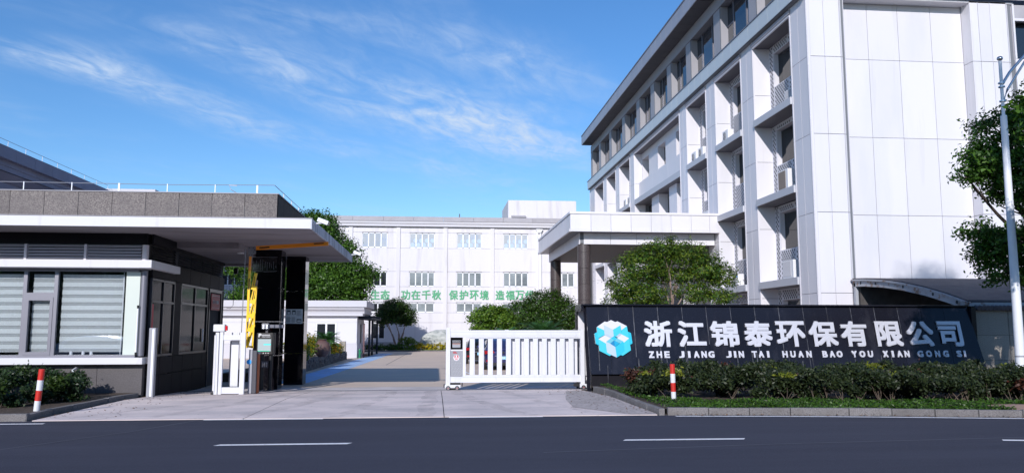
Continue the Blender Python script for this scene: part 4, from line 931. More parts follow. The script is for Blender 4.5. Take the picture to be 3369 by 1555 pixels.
# end wall facing the road
box('end_core', 16.0, 30, 32.68, 32.9, -.2, 20.6, 'panel_joint', ob)
box('end_pier_core', 15.79, 17.42, 32.04, 32.9, -.2, 16.06, 'panel_joint', ob); box('end_pier_core', 23.30, 25.2, 32.04, 32.9, -.2, 16.06, 'panel_joint', ob)
for z0, z1 in zip(ZR, ZR[1:]):
    for a, b in ((15.87, 16.50), (16.515, 17.22), (23.64, 24.18), (24.195, 24.95)): piece('facade_panel', a, b, 32.0, 32.04, z0 + .011, z1 - .011, 'panel_white', ob)
    for a, b, s in ((17.235, 17.50, 1), (23.25, 23.62, 0), (24.965, 25.22, 1)):
        ya, yb = (32.0, 32.12) if s else (32.0, 32.0)
        MB().add([(a, ya, z0 + .011), (b, yb, z0 + .011), (b, yb + .04, z0 + .011), (a, ya + .04, z0 + .011), (a, ya, z1 - .011), (b, yb, z1 - .011), (b, yb + .04, z1 - .011), (a, ya + .04, z1 - .011)],
                 [(0, 3, 2, 1), (4, 5, 6, 7), (0, 1, 5, 4), (1, 2, 6, 5), (2, 3, 7, 6), (3, 0, 4, 7)]).build('facade_panel', 'panel_white', ob)
    piece('reveal_panel', 23.25, 23.29, 32.05, 32.62, z0 + .011, z1 - .011, 'panel_white', ob)
    xj = [17.5, 18.82, 20.24, 21.78, 23.24]
for z0, z1 in ((-.2, 3.2), (3.2, 6.56), (6.56, 9.96), (9.96, 13.44), (13.44, 15.98)):
    for a, b in zip(xj, xj[1:]): piece('facade_panel', a + .009, b - .009, 32.6, 32.64, z0 + .009, z1 - .009, 'panel_white', ob)
piece('end_header', 17.2, 25.3, 32.0, 32.9, 15.98, 16.06, 'panel_white', ob); piece('end_edge_trim', 15.75, 15.855, 31.98, 32.02, -.2, 16.06, 'panel_white', ob)
piece('facade_panel', 25.26, 30, 32.02, 32.1, -.2, 13.5, 'panel_white', ob)
piece('window_frame', 25.26, 25.34, 32.0, 32.6, 13.5, 16.0, 'panel_white', ob); piece('window_frame', 25.34, 30, 32.05, 32.2, 15.25, 15.37, 'panel_white', ob); piece('lintel_soffit', 25.34, 30, 32.06, 32.66, 15.37, 15.98, 'cornice_grey', ob)
piece('window_pane', 25.34, 30, 32.45, 32.47, 13.5, 15.25, 'glass_top', ob)
piece('reveal_panel', 17.43, 17.502, 32.123, 32.6, -.2, 15.98, 'panel_white', ob); piece('reveal_panel', 25.201, 25.259, 32.125, 32.7, -.2, 15.98, 'panel_white', ob)

# air conditioners
def ac(x, y, z, label, w_=.85, h_=.62, rot=0, style='fan'):
    r_ = empty('air_conditioner', label, 'air conditioner', (x, y, z), 'air conditioners on the office ledges'); r_.rotation_euler.z = rot
    d = .34; c_ = MB().box(-d / 2, d / 2, -w_ / 2, w_ / 2, .04, h_ + .04).build('casing', 'ac_white', r_, .02)
    m_ = MB(); m_.box(-d / 2, d / 2, -w_ / 2 + .08, -w_ / 2 + .14, 0, .04); m_.box(-d / 2, d / 2, w_ / 2 - .14, w_ / 2 - .08, 0, .04); m_.build('foot', 'ac_dark', r_)
    if style == 'fan':
        m_ = MB(); m_.tube([(-d / 2 - .004, .10, h_ / 2 + .04), (-d / 2 - .012, .10, h_ / 2 + .04)], .22, 20); f_ = m_.build('fan_opening', 'ac_dark', r_)
        m_ = MB()
        for k in range(3): a_ = k * 2.094; m_.prism([(.10 + .03 * math.cos(a_), h_ / 2 + .04 + .03 * math.sin(a_)), (.10 + .19 * math.cos(a_ - .25), h_ / 2 + .04 + .19 * math.sin(a_ - .25)), (.10 + .19 * math.cos(a_ + .35), h_ / 2 + .04 + .19 * math.sin(a_ + .35))], 'x', -d / 2 - .018, -d / 2 - .013)
        m_.build('fan_blade', 'grey_paint', f_)
        m_ = MB(); [m_.tube([(-d / 2 - .022, .10 + rr * math.cos(t), h_ / 2 + .04 + rr * math.sin(t)) for t in np.linspace(0, 2 * math.pi, 16)], .004, 4) for rr in (.08, .15, .215)]; m_.build('fan_guard', 'ac_white', f_)
    else:
        m_ = MB(); m_.box(-d / 2 - .008, -d / 2 - .002, -w_ / 2 + .25, w_ / 2 - .04, .12, h_ - .02); f_ = m_.build('grille', 'ac_grille_tan' if style == 'tan' else 'ac_white', r_)
        for k in range(9): MB().box(-d / 2 - .02, -d / 2 - .008, -w_ / 2 + .27 + k * (w_ - .33) / 9, -w_ / 2 + .29 + k * (w_ - .33) / 9, .12, h_ - .02).build('grille_bar', 'ac_dark' if style == 'tan' else 'grey_paint', f_)
    m_ = MB(); m_.tube([(.1, -w_ / 2 - .02, .35), (.15, -w_ / 2 - .12, .25), (.25, -w_ / 2 - .1, .45), (.45, -w_ / 2 + .1, .6)], .016, 6); m_.build('pipe', 'ac_dark', r_)
    return r_
ac(16.12, 35.25, 3.97, 'large plain white air conditioner on the lowest near ledge', 1.15, .82, 0, 'plain')
ac(16.08, 35.3, 8.02, 'white air conditioner with tan barred grille on the second near ledge', 1.05, .95, 0, 'tan')
ac(16.35, 34.9, 12.0, 'plain white air conditioner under the top window of the nearest bay', 1.0, .72, 0, 'plain')
ac(16.05, 41.6, 3.97, 'white air conditioner with blue sticker beside the round tree', .85, .62); MB().box(-.19, -.176, -.33, -.22, .5, .6).build('sticker', 'blue_dot', bpy.data.objects['air_conditioner.003'])
ac(16.05, 42.7, 3.97, 'white air conditioner next to the one with a blue sticker', .85, .62, 0, 'plain')
ac(16.05, 42.4, 12.0, 'white fan air conditioner alone on the top ledge of the second bay')
ac(16.05, 46.6, 12.0, 'near one of two fan air conditioners on the third bay top ledge'); ac(16.05, 47.9, 12.0, 'far one of two fan air conditioners on the third bay top ledge')
ac(16.05, 46.0, 8.02, 'small white air conditioner just above the porch roof end')
ac(16.05, 64.9, 12.0, 'near one of two tiny air conditioners left of the wide bay'); ac(16.05, 66.3, 12.0, 'far one of two tiny air conditioners left of the wide bay')

# ================================================================== ENTRANCE PORCH
po = empty('entrance_porch', 'flat white panelled entrance porch on brown granite columns', 'porch')
X0, X1, Y0, Y1 = 7.33, 15.74, 43.4, 57.1
box('roof_core', X0 + .05, X1, Y0 + .05, Y1 - .05, 7.14, 8.1, 'panel_joint', po)
xs = [7.33] + [8.0 + 1.16 * i for i in range(7)]; xs = [7.33, 8.48, 9.60, 10.73, 11.87, 13.0, 14.15, 15.2]
for a, b in zip(xs, xs[1:] + [X1]): 
    if b > a: piece('fascia_panel', a + .008, b - .008, Y0, Y0 + .05, 7.22, 8.02, 'panel_white', po); piece('drip_panel', a + .008, b - .008, Y0 - .05, Y0 + .05, 7.06, 7.21, 'panel_white', po)
n_ = 12; st = (Y1 - Y0) / n_
for i in range(n_): piece('fascia_panel', X0, X0 + .05, Y0 + i * st + .06 * (i == 0) + .008, Y0 + (i + 1) * st - .008, 7.22, 8.02, 'panel_white', po); piece('drip_panel', X0 - .05, X0 + .05, Y0 + i * st + .008 + .06 * (i == 0), Y0 + (i + 1) * st - .008, 7.06, 7.21, 'panel_white', po)
piece('roof_flashing', X0 - .05, X1, Y0 - .05, Y1, 8.03, 8.16, 'panel_white', po); piece('dark_strip', X0 - .01, X1, Y0 - .01, Y1, 8.02, 8.035, 'panel_joint', po)
for i in range(10): piece('soffit_panel', X0 + .06, X1, Y0 + .06 + i * 1.36, Y0 + .06 + i * 1.36 + 1.34, 7.08, 7.12, 'frame_grey', po)
for a, b in ((8.2, 9.7), (9.72, 11.2), (11.22, 12.7), (12.72, 14.2), (14.22, 15.7)): piece('beam_panel', a, b, 44.1, 44.15, 6.44, 7.07, 'panel_white', po)
for i in range(9): piece('beam_panel', 7.95, 8.0, 44.15 + i * 1.35, 44.15 + i * 1.35 + 1.34, 6.44, 7.07, 'panel_white', po)
box('beam_core', 8.0, X1, 44.15, 56.5, 6.50, 7.07, 'panel_joint', po)
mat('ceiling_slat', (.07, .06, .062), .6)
for i in range(26): piece('ceiling_slat', 8.02, X1, 44.17 + i * .475, 44.17 + i * .475 + .45, 6.45, 6.49, 'ceiling_slat', po)
for x_, y_ in ((8.28, 44.5), (8.28, 55.3)):
    c_ = empty('column'); c_.parent = po; c_.location = (x_, y_, -.17)
    z = 0
    while z < 6.6:
        m_ = MB(); m_.tube([(0, 0, z + .006), (0, 0, min(z + .874, 6.62))], .365, 28); m_.build('granite_ring', 'granite_brown', c_); z += .88
# railings lying on the porch roof
m_ = MB(); m_.tube([(9.6, 56.5, 8.2), (10.2, 56.5, 9.1)], .03, 5); m_.tube([(11.9, 56.5, 8.2), (13.2, 56.5, 9.15)], .03, 5); m_.tube([(9.6, 56.5, 8.5), (15, 56.5, 8.5)], .03, 5); m_.build('roof_rail', 'frame_grey', po)

# ================================================================== FAR WORKSHOP BUILDING
fb = empty('factory_building', 'long white three storey workshop with green slogan across its front', 'building')
FY = 80.0
box('core', -26, 15.6, FY + .12, FY + 14, -.2, 12.4, 'panel_joint', fb)
pil = [-3.735 + 4.66 * k for k in range(-4, 5)]
rows = [(-.2, .72), (.72, 2.43), (2.45, 3.40), (3.42, 4.38), (4.40, 5.94), (5.96, 7.44), (7.46, 9.74), (9.76, 11.30), (11.32, 11.86)]
for x in pil: piece('pilaster', x - .19, x + .19, FY - .10, FY + .12, -.2, 11.86, 'plaster_white', fb)
for k, x in enumerate(pil[:-1] + [pil[-1]]):
    a = x + .19; b = x + 4.66 - .19
    wa, wb = x + 1.13, x + 3.58
    if b > 15.5: b = 15.5
    if wb > b: wb = b - .05; 
    for r0, r1 in rows:
        win = (r0 in (9.76, 5.96, 3.42)) and x < 14
        if win:
            piece('wall_panel', a, wa, FY, FY + .1, r0, r1, 'plaster_white', fb); piece('wall_panel', wb, b, FY, FY + .1, r0, r1, 'plaster_white', fb)
        else: piece('wall_panel', a, b, FY, FY + .1, r0, r1, 'plaster_white', fb)
    if x > 14: continue
    for (z0, z1, npn, pm) in ((9.80, 11.26, 4, 'pane_light'), (6.0, 7.40, 4, 'pane_grey'), (3.46, 4.36, 3, 'pane_grey')):
        f = MB(); t = .07
        f.box(wa, wb, FY + .045, FY + .09, z0 - .04, z0 + t); f.box(wa, wb, FY + .045, FY + .09, z1 - t, z1 + .04)
        wd = (wb - wa) / npn
        for i in range(npn + 1): xx = wa + i * wd; f.box(max(wa, xx - .055), min(wb, xx + .055), FY + .045, FY + .09, z0, z1)
        fo = f.build('window', 'sign_white', fb); 
        pm2 = 'pane_shade' if (k <= 3 and z0 < 8) else pm
        for i in range(npn): piece('pane', wa + i * wd + .055, wa + (i + 1) * wd - .055, FY + .075, FY + .085, z0 + t, z1 - t, pm2, fo)
        piece('window_drip', wa - .05, wb + .05, FY - .03, FY + .02, z1 + .04, z1 + .10, 'cornice_grey', fb)
        if z0 > 9 and k in (4, 5, 6):
            m_ = MB()
            for q in range(7): m_.sphere((wa + .25 + q * (wb - wa - .4) / 6.3 + random.uniform(-.05, .05), FY + .16, z0 + .28 + .42 * (q % 2) + random.uniform(-.08, .1)), random.uniform(.20, .27), 7)
            # drums stacked against the panes, seen as pale discs
            m_ = MB()
            for q in range(8):
                xx = wa + .28 + q * (wb - wa - .5) / 7; zz_ = z0 + .30 + (.42 if q % 2 else 0); m_.tube([(xx, FY + .066, zz_), (xx, FY + .073, zz_)], .21, 14)
            m_.build('stored_drum', 'balloon', fo)
for a, b in ((-10.7, -9.5), (-6.09, -4.92)):
    f = MB(); f.box(a, b, FY - .02, FY - .003, .85, 2.4); fo = f.build('window', 'sign_white', fb); m3 = (a + b) / 2
    piece('pane', a + .06, m3 - .05, FY - .03, FY - .021, .92, 2.33, 'pane_shade', fo); piece('pane', m3 + .05, b - .06, FY - .03, FY - .021, .92, 2.33, 'pane_shade', fo)
piece('plinth', -26, 15.5, FY - .06, FY - .001, -.2, .55, 'cornice_grey', fb)
for i in range(14):
    x0 = -26 + i * 2.97; piece('parapet_panel', x0, x0 + 2.95, FY - .42, FY + .2, 12.40, 12.86, 'cornice_grey', fb)
piece('cornice', -26, 15.55, FY - .36, FY + .2, 12.18, 12.38, 'cornice_white', fb); piece('cornice', -26, 15.55, FY - .28, FY + .2, 11.90, 12.16, 'cornice_white', fb); piece('dark_strip', -26, 15.5, FY - .24, FY + .2, 11.86, 11.90, 'panel_joint', fb); piece('dark_strip', -26, 15.5, FY - .33, FY + .2, 12.16, 12.18, 'panel_joint', fb)  # lower dark strip paints the shadow line under the cornice
m_ = MB(); m_.prism([(9.95, 11.75), (10.65, 11.75), (10.45, 11.4), (10.15, 11.4)], 'y', FY - .35, FY - .12); m_.box(10.02, 10.14, FY - .25, FY - .11, 3, 11.45); m_.box(10.40, 10.50, FY - .25, FY - .11, .3, 11.45); m_.build('downpipe', 'sign_white', fb)
m_ = MB(); m_.box(2.25, 2.35, FY, FY + .1, 12.86, 13.25); m_.build('roof_vent', 'dark_metal', fb)
# slogan characters
CH = [('重', -8.05), ('生', -5.9), ('态', -4.95), ('功', -2.94), ('在', -1.95), ('千', -.93), ('秋', .08), ('保', 1.76), ('护', 2.77), ('环', 3.79), ('境', 4.80), ('造', 6.37), ('福', 7.38), ('万', 8.32), ('代', 9.3), ('福', -16.3), ('建', -13.9), ('设', -12.9), ('文', -11.9), ('明', -10.9)]
for c_, x in CH[:16]: text('slogan_letter', c_, x, FY - .03, 5.15, .84, .90, .06, 'slogan_green', fb, .05)
# roof block behind
rbk = box('roof_block', 7.56, 14.86, 84.2, 92, 11.5, 15.4, 'plaster_white', fb)
MB().box(7.9, 9.4, 83.9, 84.2, 13.55, 13.75).build('awning', 'cornice_grey', rbk); MB().box(8.1, 9.2, 84.15, 84.19, 12.6, 13.1).build('window', 'pane_shade', rbk); MB().box(10.3, 12.0, 84.15, 84.19, 12.6, 13.18).build('window', 'pane_grey', rbk)

# ================================================================== LEFT WORKSHOP (receding, shaded side towards the drive)
lb = empty('side_workshop', 'tall workshop at far left with stepped grey cornice running away', 'building')
mat('slate_blue', (.19, .20, .29), .7, noise=(.6, (.15, .16, .235), .4, .7))
box('wall', -50, -25.0, 30, 61, -.2, 10.2, 'slate_blue', lb)
for i in range(14): piece('parapet_panel', -24.3, -24.0, 30.2 + i * 2.2, 30.2 + i * 2.2 + 2.18, 11.2, 11.9, 'slate_blue', lb)
piece('parapet_core', -50, -24.3, 30, 61, 10.9, 11.88, 'slate_blue', lb); piece('cornice', -50, -24.35, 30, 61, 10.62, 11.15, 'slate_blue', lb)
MB().prism([(-24.9, 10.2), (-24.4, 10.58), (-50, 10.58), (-50, 10.2)], 'y', 30, 61).build('cornice', 'slate_blue', lb)
box('rear_wing', -50, -20.8, 61.2, 78, -.2, 12.05, 'cornice_white', lb)
m_ = MB(); m_.tube([(-24.1, y, 12.25) for y in np.linspace(31, 61, 9)], .014, 4)
for y in np.linspace(31, 61, 16): m_.box(-24.11, -24.09, y - .01, y + .01, 11.9, 12.26)
m_.build('roof_wire', 'wire', lb)

# ================================================================== WHITE LODGE
ld = empty('lodge', 'small white single storey lodge with moulded cornice behind the planter', 'lodge')
LY = 55.33
box('wall', -22, -5.26, LY, LY + 5.5, -.2, 2.62, 'plaster_lodge', ld)
for a, b in ((-22, -16.0), (-15.98, -11.8), (-11.78, -8.0), (-6.58, -5.25)): piece('wall_panel', a, b, LY - .03, LY, 2.22, 2.60, 'plaster_lodge', ld); piece('wall_panel', a, b, LY - .03, LY, .80, 2.19, 'plaster_lodge', ld)
piece('wall_panel', -8.0, -6.58, LY - .03, LY, 2.22, 2.60, 'plaster_lodge', ld); piece('plinth', -22, -5.22, LY - .06, LY + 5.5, -.2, .78, 'cornice_white', ld)
for y in (LY + 2.7,): piece('wall_panel', -5.262, -5.235, LY + .02, LY + 2.2, .80, 2.19, 'plaster_lodge', ld); piece('wall_panel', -5.262, -5.235, LY + 3.2, LY + 5.4, .80, 2.19, 'plaster_lodge', ld)
piece('doorway', -5.27, -5.225, LY + 2.25, LY + 3.15, -.1, 2.1, 'interior', ld)
f = MB(); f.box(-7.98, -6.60, LY - .045, LY - .005, .80, 2.19); fo = f.build('window', 'sign_white', ld)
for a, b in ((-7.88, -7.34), (-7.22, -6.70)): piece('pane', a, b, LY - .055, LY - .046, .88, 2.10, 'pane_shade', fo)
box('parapet', -22, -4.58, LY - .68, LY + 6, 3.22, 3.64, 'cornice_white', ld)
MB().prism([(LY - .30, 2.78), (LY - .36, 2.95), (LY - .50, 3.02), (LY - .60, 3.21), (LY + 5.6, 3.21), (LY + 5.6, 2.78)], 'x', -22, -4.75).build('cornice', 'cornice_white', ld)
piece('cornice', -22, -4.86, LY - .36, LY + 5.7, 2.63, 2.78, 'cornice_white', ld)
hy = empty('standpipe', 'green standpipe at the foot of the white lodge corner', 'standpipe', (-5.05, 55.5, -.17))
m_ = MB(); m_.lathe([(.09, 0), (.085, .05), (.065, .06), (.065, .45), (.095, .46), (.095, .50), (.06, .54), (.03, .60)], 0, 0, 12); m_.build('barrel', 'green_paint', hy); m_ = MB(); m_.tube([(0, 0, .36), (.13, 0, .36)], .03, 8); m_.build('outlet', 'green_paint', hy); m_ = MB(); m_.tube([(0, 0, .52), (0, -.1, .56)], .05, 8); m_.build('outlet', 'green_paint', hy)
gz_ = empty('pergola', 'dark timber pergola with maroon post beside the lodge', 'pergola', (-4.85, 56.2, -.17))
MB().box(-.05, .05, -.05, .05, 0, 2.3).build('post', 'purple_post', gz_)
for x, y in ((.12, 3), (.1, 6), (.25, 9), (-1.5, 9), (-1.5, 6)): MB().box(x - .07, x + .07, y - .07, y + .07, 0, 2.9).build('post', 'interior', gz_)
MB().box(-.4, .5, -.1, 9.5, 2.60, 2.72).build('beam', 'interior', gz_); MB().box(-1.7, -1.5, -.1, 9.5, 2.6, 2.72).build('beam', 'interior', gz_)
for k in range(9): MB().box(-1.8, .6, .5 + k * 1.05, .6 + k * 1.05, 2.73, 2.83).build('rafter', 'interior', gz_)
MB().box(-1.4, .2, 3.0, 8.8, .3, .36).box(.04, .10, 3, 8.8, .65, .72).build('bench', 'interior', gz_)

# ================================================================== STONE PLANTER, urn, plants
pl = empty('stone_planter', 'long low planter of grey stone blocks beside the blue path', 'planter')
box('core', -7.6, -5.80, 30.0, 52.9, -.2, .14, 'soil', pl)
def pXr(y): return -5.72 + (y - 37) * .006
zc = -.17
for r_ in range(4):
    y = 30.0 + (.2 if r_ % 2 else 0)
    while y < 52.9:
        l_ = random.uniform(.34, .48); yb = min(y + l_, 52.95); dx = random.uniform(-.015, .015)
        piece('stone_block', -5.92, pXr(y) + dx, y + .01, yb - .01, zc + r_ * .118 + .004, zc + (r_ + 1) * .118 - .004, 'stone_block', pl); y += l_
for i in range(26): piece('coping_stone', -5.96, -5.69, 30 + i * .885, 30 + i * .885 + .875, .305, .36, 'stone_block', pl)
for y in (37.5, 43.8, 44.9, 52.5): piece('pillar_stone', -6.05, -5.68, y, y + .34, .36, .98, 'stain_wall', pl)
ur = empty('urn', 'round brown clay urn tipped among the planter shrubs', 'urn', (-5.62, 41.3, .36)); m_ = MB(); m_.lathe([(.18, 0), (.34, .18), (.42, .42), (.36, .66), (.20, .80), (.24, .86), (.20, .87)], 0, 0, 18); m_.build('body', 'urn_clay', ur)
def shrub(name, label, base, clumps, n, lf, lm, sig=.12, cat='shrub', group=None, stems=10, barkm='twig'):
    root = empty(name, label, cat, base, group); mb = MB(); B = Vector(base)
    for k in range(stems):
        c = random.choice(clumps); u = Vector((random.gauss(0, .4), random.gauss(0, .4), random.uniform(-.2, .8)))
        limb(mb, (random.uniform(-.1, .1) + (c[0] - B.x) * .5, random.uniform(-.1, .1) + (c[1] - B.y) * .5, -.05), (c[0] - B.x + u.x * c[3], c[1] - B.y + u.y * c[4], c[2] - B.z + u.z * c[5] * .7), .016, .005, .1, 4, 5)
    mb.build('stem', barkm, root)['kind'] = 'stuff'; C, Nn = clumps_to_leaves(clumps, n, None, sig, shell=(.5, 1))
    if isinstance(lm, str): me = leaf_mesh('foliage', C - np.array(base), Nn, lf[0], lf[1], [lm])
    else: me = leaf_mesh('foliage', C - np.array(base), Nn, lf[0], lf[1], lm[:2], (rng.random(len(C)) < lm[2]).astype('i'))
    link('foliage', me, root); return root
shrub('yellow_shrub', 'bushy shrub with yellow and orange tops in the stone planter', (-6.2, 38.6, .3), [(-6.3, 37.8, .85, .6, .9, .5), (-6.2, 39.2, .95, .6, .9, .6), (-5.9, 36.9, .75, .4, .6, .45)], 5200, (.12, .055), ('leaf_yellow', 'leaf_round', .50), .10)
shrub('yellow_shrub', 'orange tipped shrub at the far end of the stone planter', (-6.0, 47.8, .3), [(-5.95, 47.0, .62, .35, .8, .35), (-5.95, 49.6, .62, .35, 1.0, .35)], 2600, (.12, .055), ('leaf_orange', 'leaf_round', .45), .10)
shrub('green_shrub', 'yellow green shrub below the palm in the stone planter', (-6.2, 43.0, .3), [(-6.2, 42.6, .85, .5, .8, .42), (-6.0, 44.6, .8, .4, .8, .36)], 2600, (.12, .05), 'leaf_round', .1)
def cycad(label, loc, r_, h_, n=34, th=.1):
    root = empty('sago_palm', label, 'palm', loc, 'sago palms'); mb = MB(); mb.lathe([(th * 1.1, -.2), (th, .1), (th * .9, h_)], 0, 0, 10); mb.build('trunk', 'bark', root); lf = MB()
    for k in range(n):
        a = k * 2.39996; e = .15 + .9 * (k / n); L_ = r_ * random.uniform(.85, 1.1); pts = []
        for i in range(9):
            t = i / 8; rr = L_ * t * math.cos(e * .75) ; zz_ = h_ + L_ * (math.sin(e) * t * 1.1 - .75 * t * t * (1 - .55 * math.sin(e))); pts.append(Vector((rr * math.cos(a), rr * math.sin(a), zz_)))
        side = Vector((-math.sin(a), math.cos(a), 0))
        for i in range(8):
            for q in (0, .5):
                p = pts[i].lerp(pts[i + 1], q); d = (pts[i + 1] - pts[i]).normalized(); w_ = L_ * .22 * math.sin(math.pi * min(1, (i + q + .8) / 9)) + .02
                for s_ in (-1, 1):
                    tip = p + side * s_ * w_ + d * w_ * .6 + Vector((0, 0, w_ * .25)); lf.add([p - d * .034, p + d * .034, tip], [(0, 1, 2)])
    lf.build('frond', 'leaf_cycas', root); return root
cycad('sago palm rising above the yellow shrubs by the lodge', (-6.1, 46.4, .3), 1.05, .75, 34)
cycad('large sago palm showing above the middle of the sliding gate', (5.35, 40.0, -.1), 1.55, 1.45, 50, .14)
cycad('smaller sago palm left of the large one behind the gate', (3.5, 41.5, -.1), 1.0, 1.35, 30)

# ================================================================== TREES
tree('tree', 'tall dense green tree behind the canopy and the lodge', (-9.3, 63, -.17),
     [(-10.2, 62.8, 8.2, 1.3, 1.6, 2.6), (-8.6, 62.4, 8.9, 1.25, 1.5, 1.9), (-7.4, 62.2, 7.3, 1.5, 1.5, 1.7), (-11.8, 63, 6.8, 1.8, 1.6, 2.2), (-9.4, 62, 6.6, 2.2, 1.8, 1.9), (-6.2, 62, 5.9, 1.4, 1.4, 1.2), (-8.0, 61.8, 5.2, 2.2, 1.8, 1.3), (-6.0, 62, 5.0, 1.0, 1.1, .8), (-10.6, 62, 4.8, 2.0, 1.8, 1.3), (-13.3, 62.6, 5.0, 1.5, 1.4, 1.4), (-6.9, 62, 4.1, 1.6, 1.3, .7), (-15.0, 63.0, 6.6, 1.2, 1.2, 1.0), (-9.6, 63, 10.0, .7, .8, .8), (-6.0, 62, 3.9, .7, .9, .4), (-5.2, 62, 6.0, .8, 1, .6), (-14.6, 62.5, 4.3, 1.1, 1, .7)],
     62000, (.21, .11), ('leaf_ginkgo', 'leaf_camphor', .4), r=.24, sig=.30, trunks=[(0, 0, .35)], group=None)
tree('tree', 'small round crowned tree with pale forked trunk by the far wall', (-3.4, 74.5, -.17), [(-4.4, 74.3, 3.0, 1.0, 1, .9), (-2.9, 74.2, 3.1, 1.0, 1, .95), (-3.7, 74.2, 3.75, 1.2, 1, .75), (-4.9, 74.2, 2.7, .6, .7, .5), (-2.3, 74.2, 2.6, .6, .7, .5)], 13000, (.17, .09), ('leaf_dark', 'leaf_camphor', .25), 'bark_pale', trunks=[(-.5, 0, .38), (.1, 0, .40), (.5, 0, .42)], r=.12, sig=.2)
tree('tree', 'round green bush tree left of the larger dark one behind the gate', (3.2, 45, -.1), [(2.6, 45, 2.15, .85, .9, .75), (3.7, 45, 2.2, .85, .9, .7), (3.1, 44.8, 2.6, .8, .8, .5)], 9000, (.14, .075), ('leaf_round', 'leaf_ginkgo', .5), 'bark_pale', trunks=[(-.3, 0, .4), (.3, 0, .4)], r=.06, sig=.13)
tree('tree', 'wide dark domed tree behind the porch column', (6.8, 51, -.1), [(5.6, 51, 2.6, 1.2, 1.3, 1.1), (7.0, 51, 3.3, 1.4, 1.3, 1.0), (8.2, 51, 2.7, 1.2, 1.3, 1.1), (6.6, 50.6, 2.2, 1.6, 1.3, .9), (4.9, 51, 2.0, .8, .9, .7), (8.9, 51, 1.9, .8, .9, .8)], 26000, (.14, .07), ('leaf_camphor', 'leaf_dark', .5), 'bark', trunks=[(-.5, 0, .35), (.5, 0, .35), (0, 0, .4)], r=.10, sig=.17)
tree('tree', 'spreading olive green tree with bare pale branches above the sign wall', (9.0, 30.5, -.15),
     [(7.75, 30.3, 4.1, .95, .9, .6), (8.7, 30.2, 4.65, .8, .8, .55), (9.6, 30.3, 4.6, .8, .8, .5), (10.4, 30.3, 4.1, .65, .8, .65), (11.0, 30.2, 3.75, .55, .7, .5), (7.1, 30.2, 3.3, .65, .8, .5), (7.9, 30.0, 3.0, .8, .8, .55), (9.9, 30.2, 3.1, .8, .8, .35), (10.9, 30.3, 2.9, .6, .7, .3), (8.7, 30.8, 3.9, .7, .7, .4), (6.95, 30.3, 2.7, .5, .7, .4), (8.4, 30.3, 2.6, .7, .7, .35), (9.4, 30.2, 3.8, .5, .6, .35)],
     26000, (.125, .042), ('leaf_osmanthus', 'leaf_camphor', .42), 'bark_pale', trunks=[(-.5, 0, .45), (.05, 0, .5), (.5, .1, .45), (.9, 0, .4)], r=.075, sig=.125, up=.6)
tree('street_tree', 'broad leaved street tree reaching in from the right behind the lamp post', (16.6, 20.4, 0),
     [(12.35, 14.5, 5.8, .5, .8, 1.0), (12.35, 14.5, 5.9, .4, .8, .9), (12.0, 14.4, 6.0, .3, .8, .9), (12.9, 14.7, 6.0, .4, .8, .9), (12.9, 14.7, 5.6, .35, .8, .8), (14.95, 17.4, 4.8, .55, .8, 1.1), (14.6, 20.15, 3.75, .42, .5, .35), (14.95, 20.15, 3.3, .5, .5, .45), (14.62, 20.15, 6.16, 0.66, 0.72, 0.62), (15.40, 20.15, 6.93, 0.86, 0.86, 0.86), (16.44, 20.15, 7.31, 1.05, 0.95, 0.95), (15.4, 20.15, 5.45, 0.70, 0.7, 0.40), (16.16, 20.15, 5.69, 1.05, 0.95, 0.86), (14.42, 20.15, 4.30, 0.46, 0.5, 0.24), (15.11, 20.15, 3.98, 0.76, 0.76, 0.52), (15.78, 20.15, 3.31, 0.57, 0.67, 0.52), (16.35, 20.15, 3.98, 0.95, 0.86, 0.76), (17.68, 20.15, 6.26, 1.33, 1.24, 1.52), (17.30, 20.15, 4.26, 0.95, 0.95, 0.86), (14.25, 20.15, 5.75, 0.30, 0.34, 0.22), (15.21, 20.15, 6.07, 0.76, 0.76, 0.48)],  # leading clumps lie out of view, added to shade the sign's right end
     52000, (.12, .058), ('leaf_camphor', 'leaf_ginkgo', .35), 'bark', trunks=[(0, 0, .40), (.4, .1, .5)], r=.17, sig=.13)
# tall tree added unseen behind the viewer so its top shades the office end wall
tree('street_tree', 'very tall unseen tree added across the road to shade the office end wall', (5.4, -14, 0),
     [(5.4, -14, 24.2, 1.5, 1.5, 1.7), (6.4, -14, 23.4, 1.1, 1.2, 1.3), (4.4, -14, 23.2, 1.1, 1.2, 1.2), (5.9, -14, 22.2, 1.3, 1.4, 1.3), (4.9, -14, 21.6, 1.2, 1.3, 1.2)], 9000, (.32, .18), 'leaf_camphor', 'bark', trunks=[(0, 0, .8)], r=.25, sig=.35)
# unseen belt of greenery added behind the viewer to darken pillar and window reflections
nb_ = 26000; gx = rng.uniform(-45, 45, nb_); hh_ = 6.2 + 1.3 * np.sin(gx * .45) + .7 * np.sin(gx * 1.3); gzz = rng.random(nb_) ** .8 * hh_
o = link('unseen_tree_belt', leaf_mesh('unseen_tree_belt', np.stack([gx, rng.uniform(-15, -12.5, nb_), gzz], 1), rng.normal(size=(nb_, 3)) + np.array([0, .4, .5]), 1.1, .75, ['leaf_dark', 'leaf_camphor'], (rng.random(nb_) < .5).astype('i'))); o['kind'] = 'stuff'
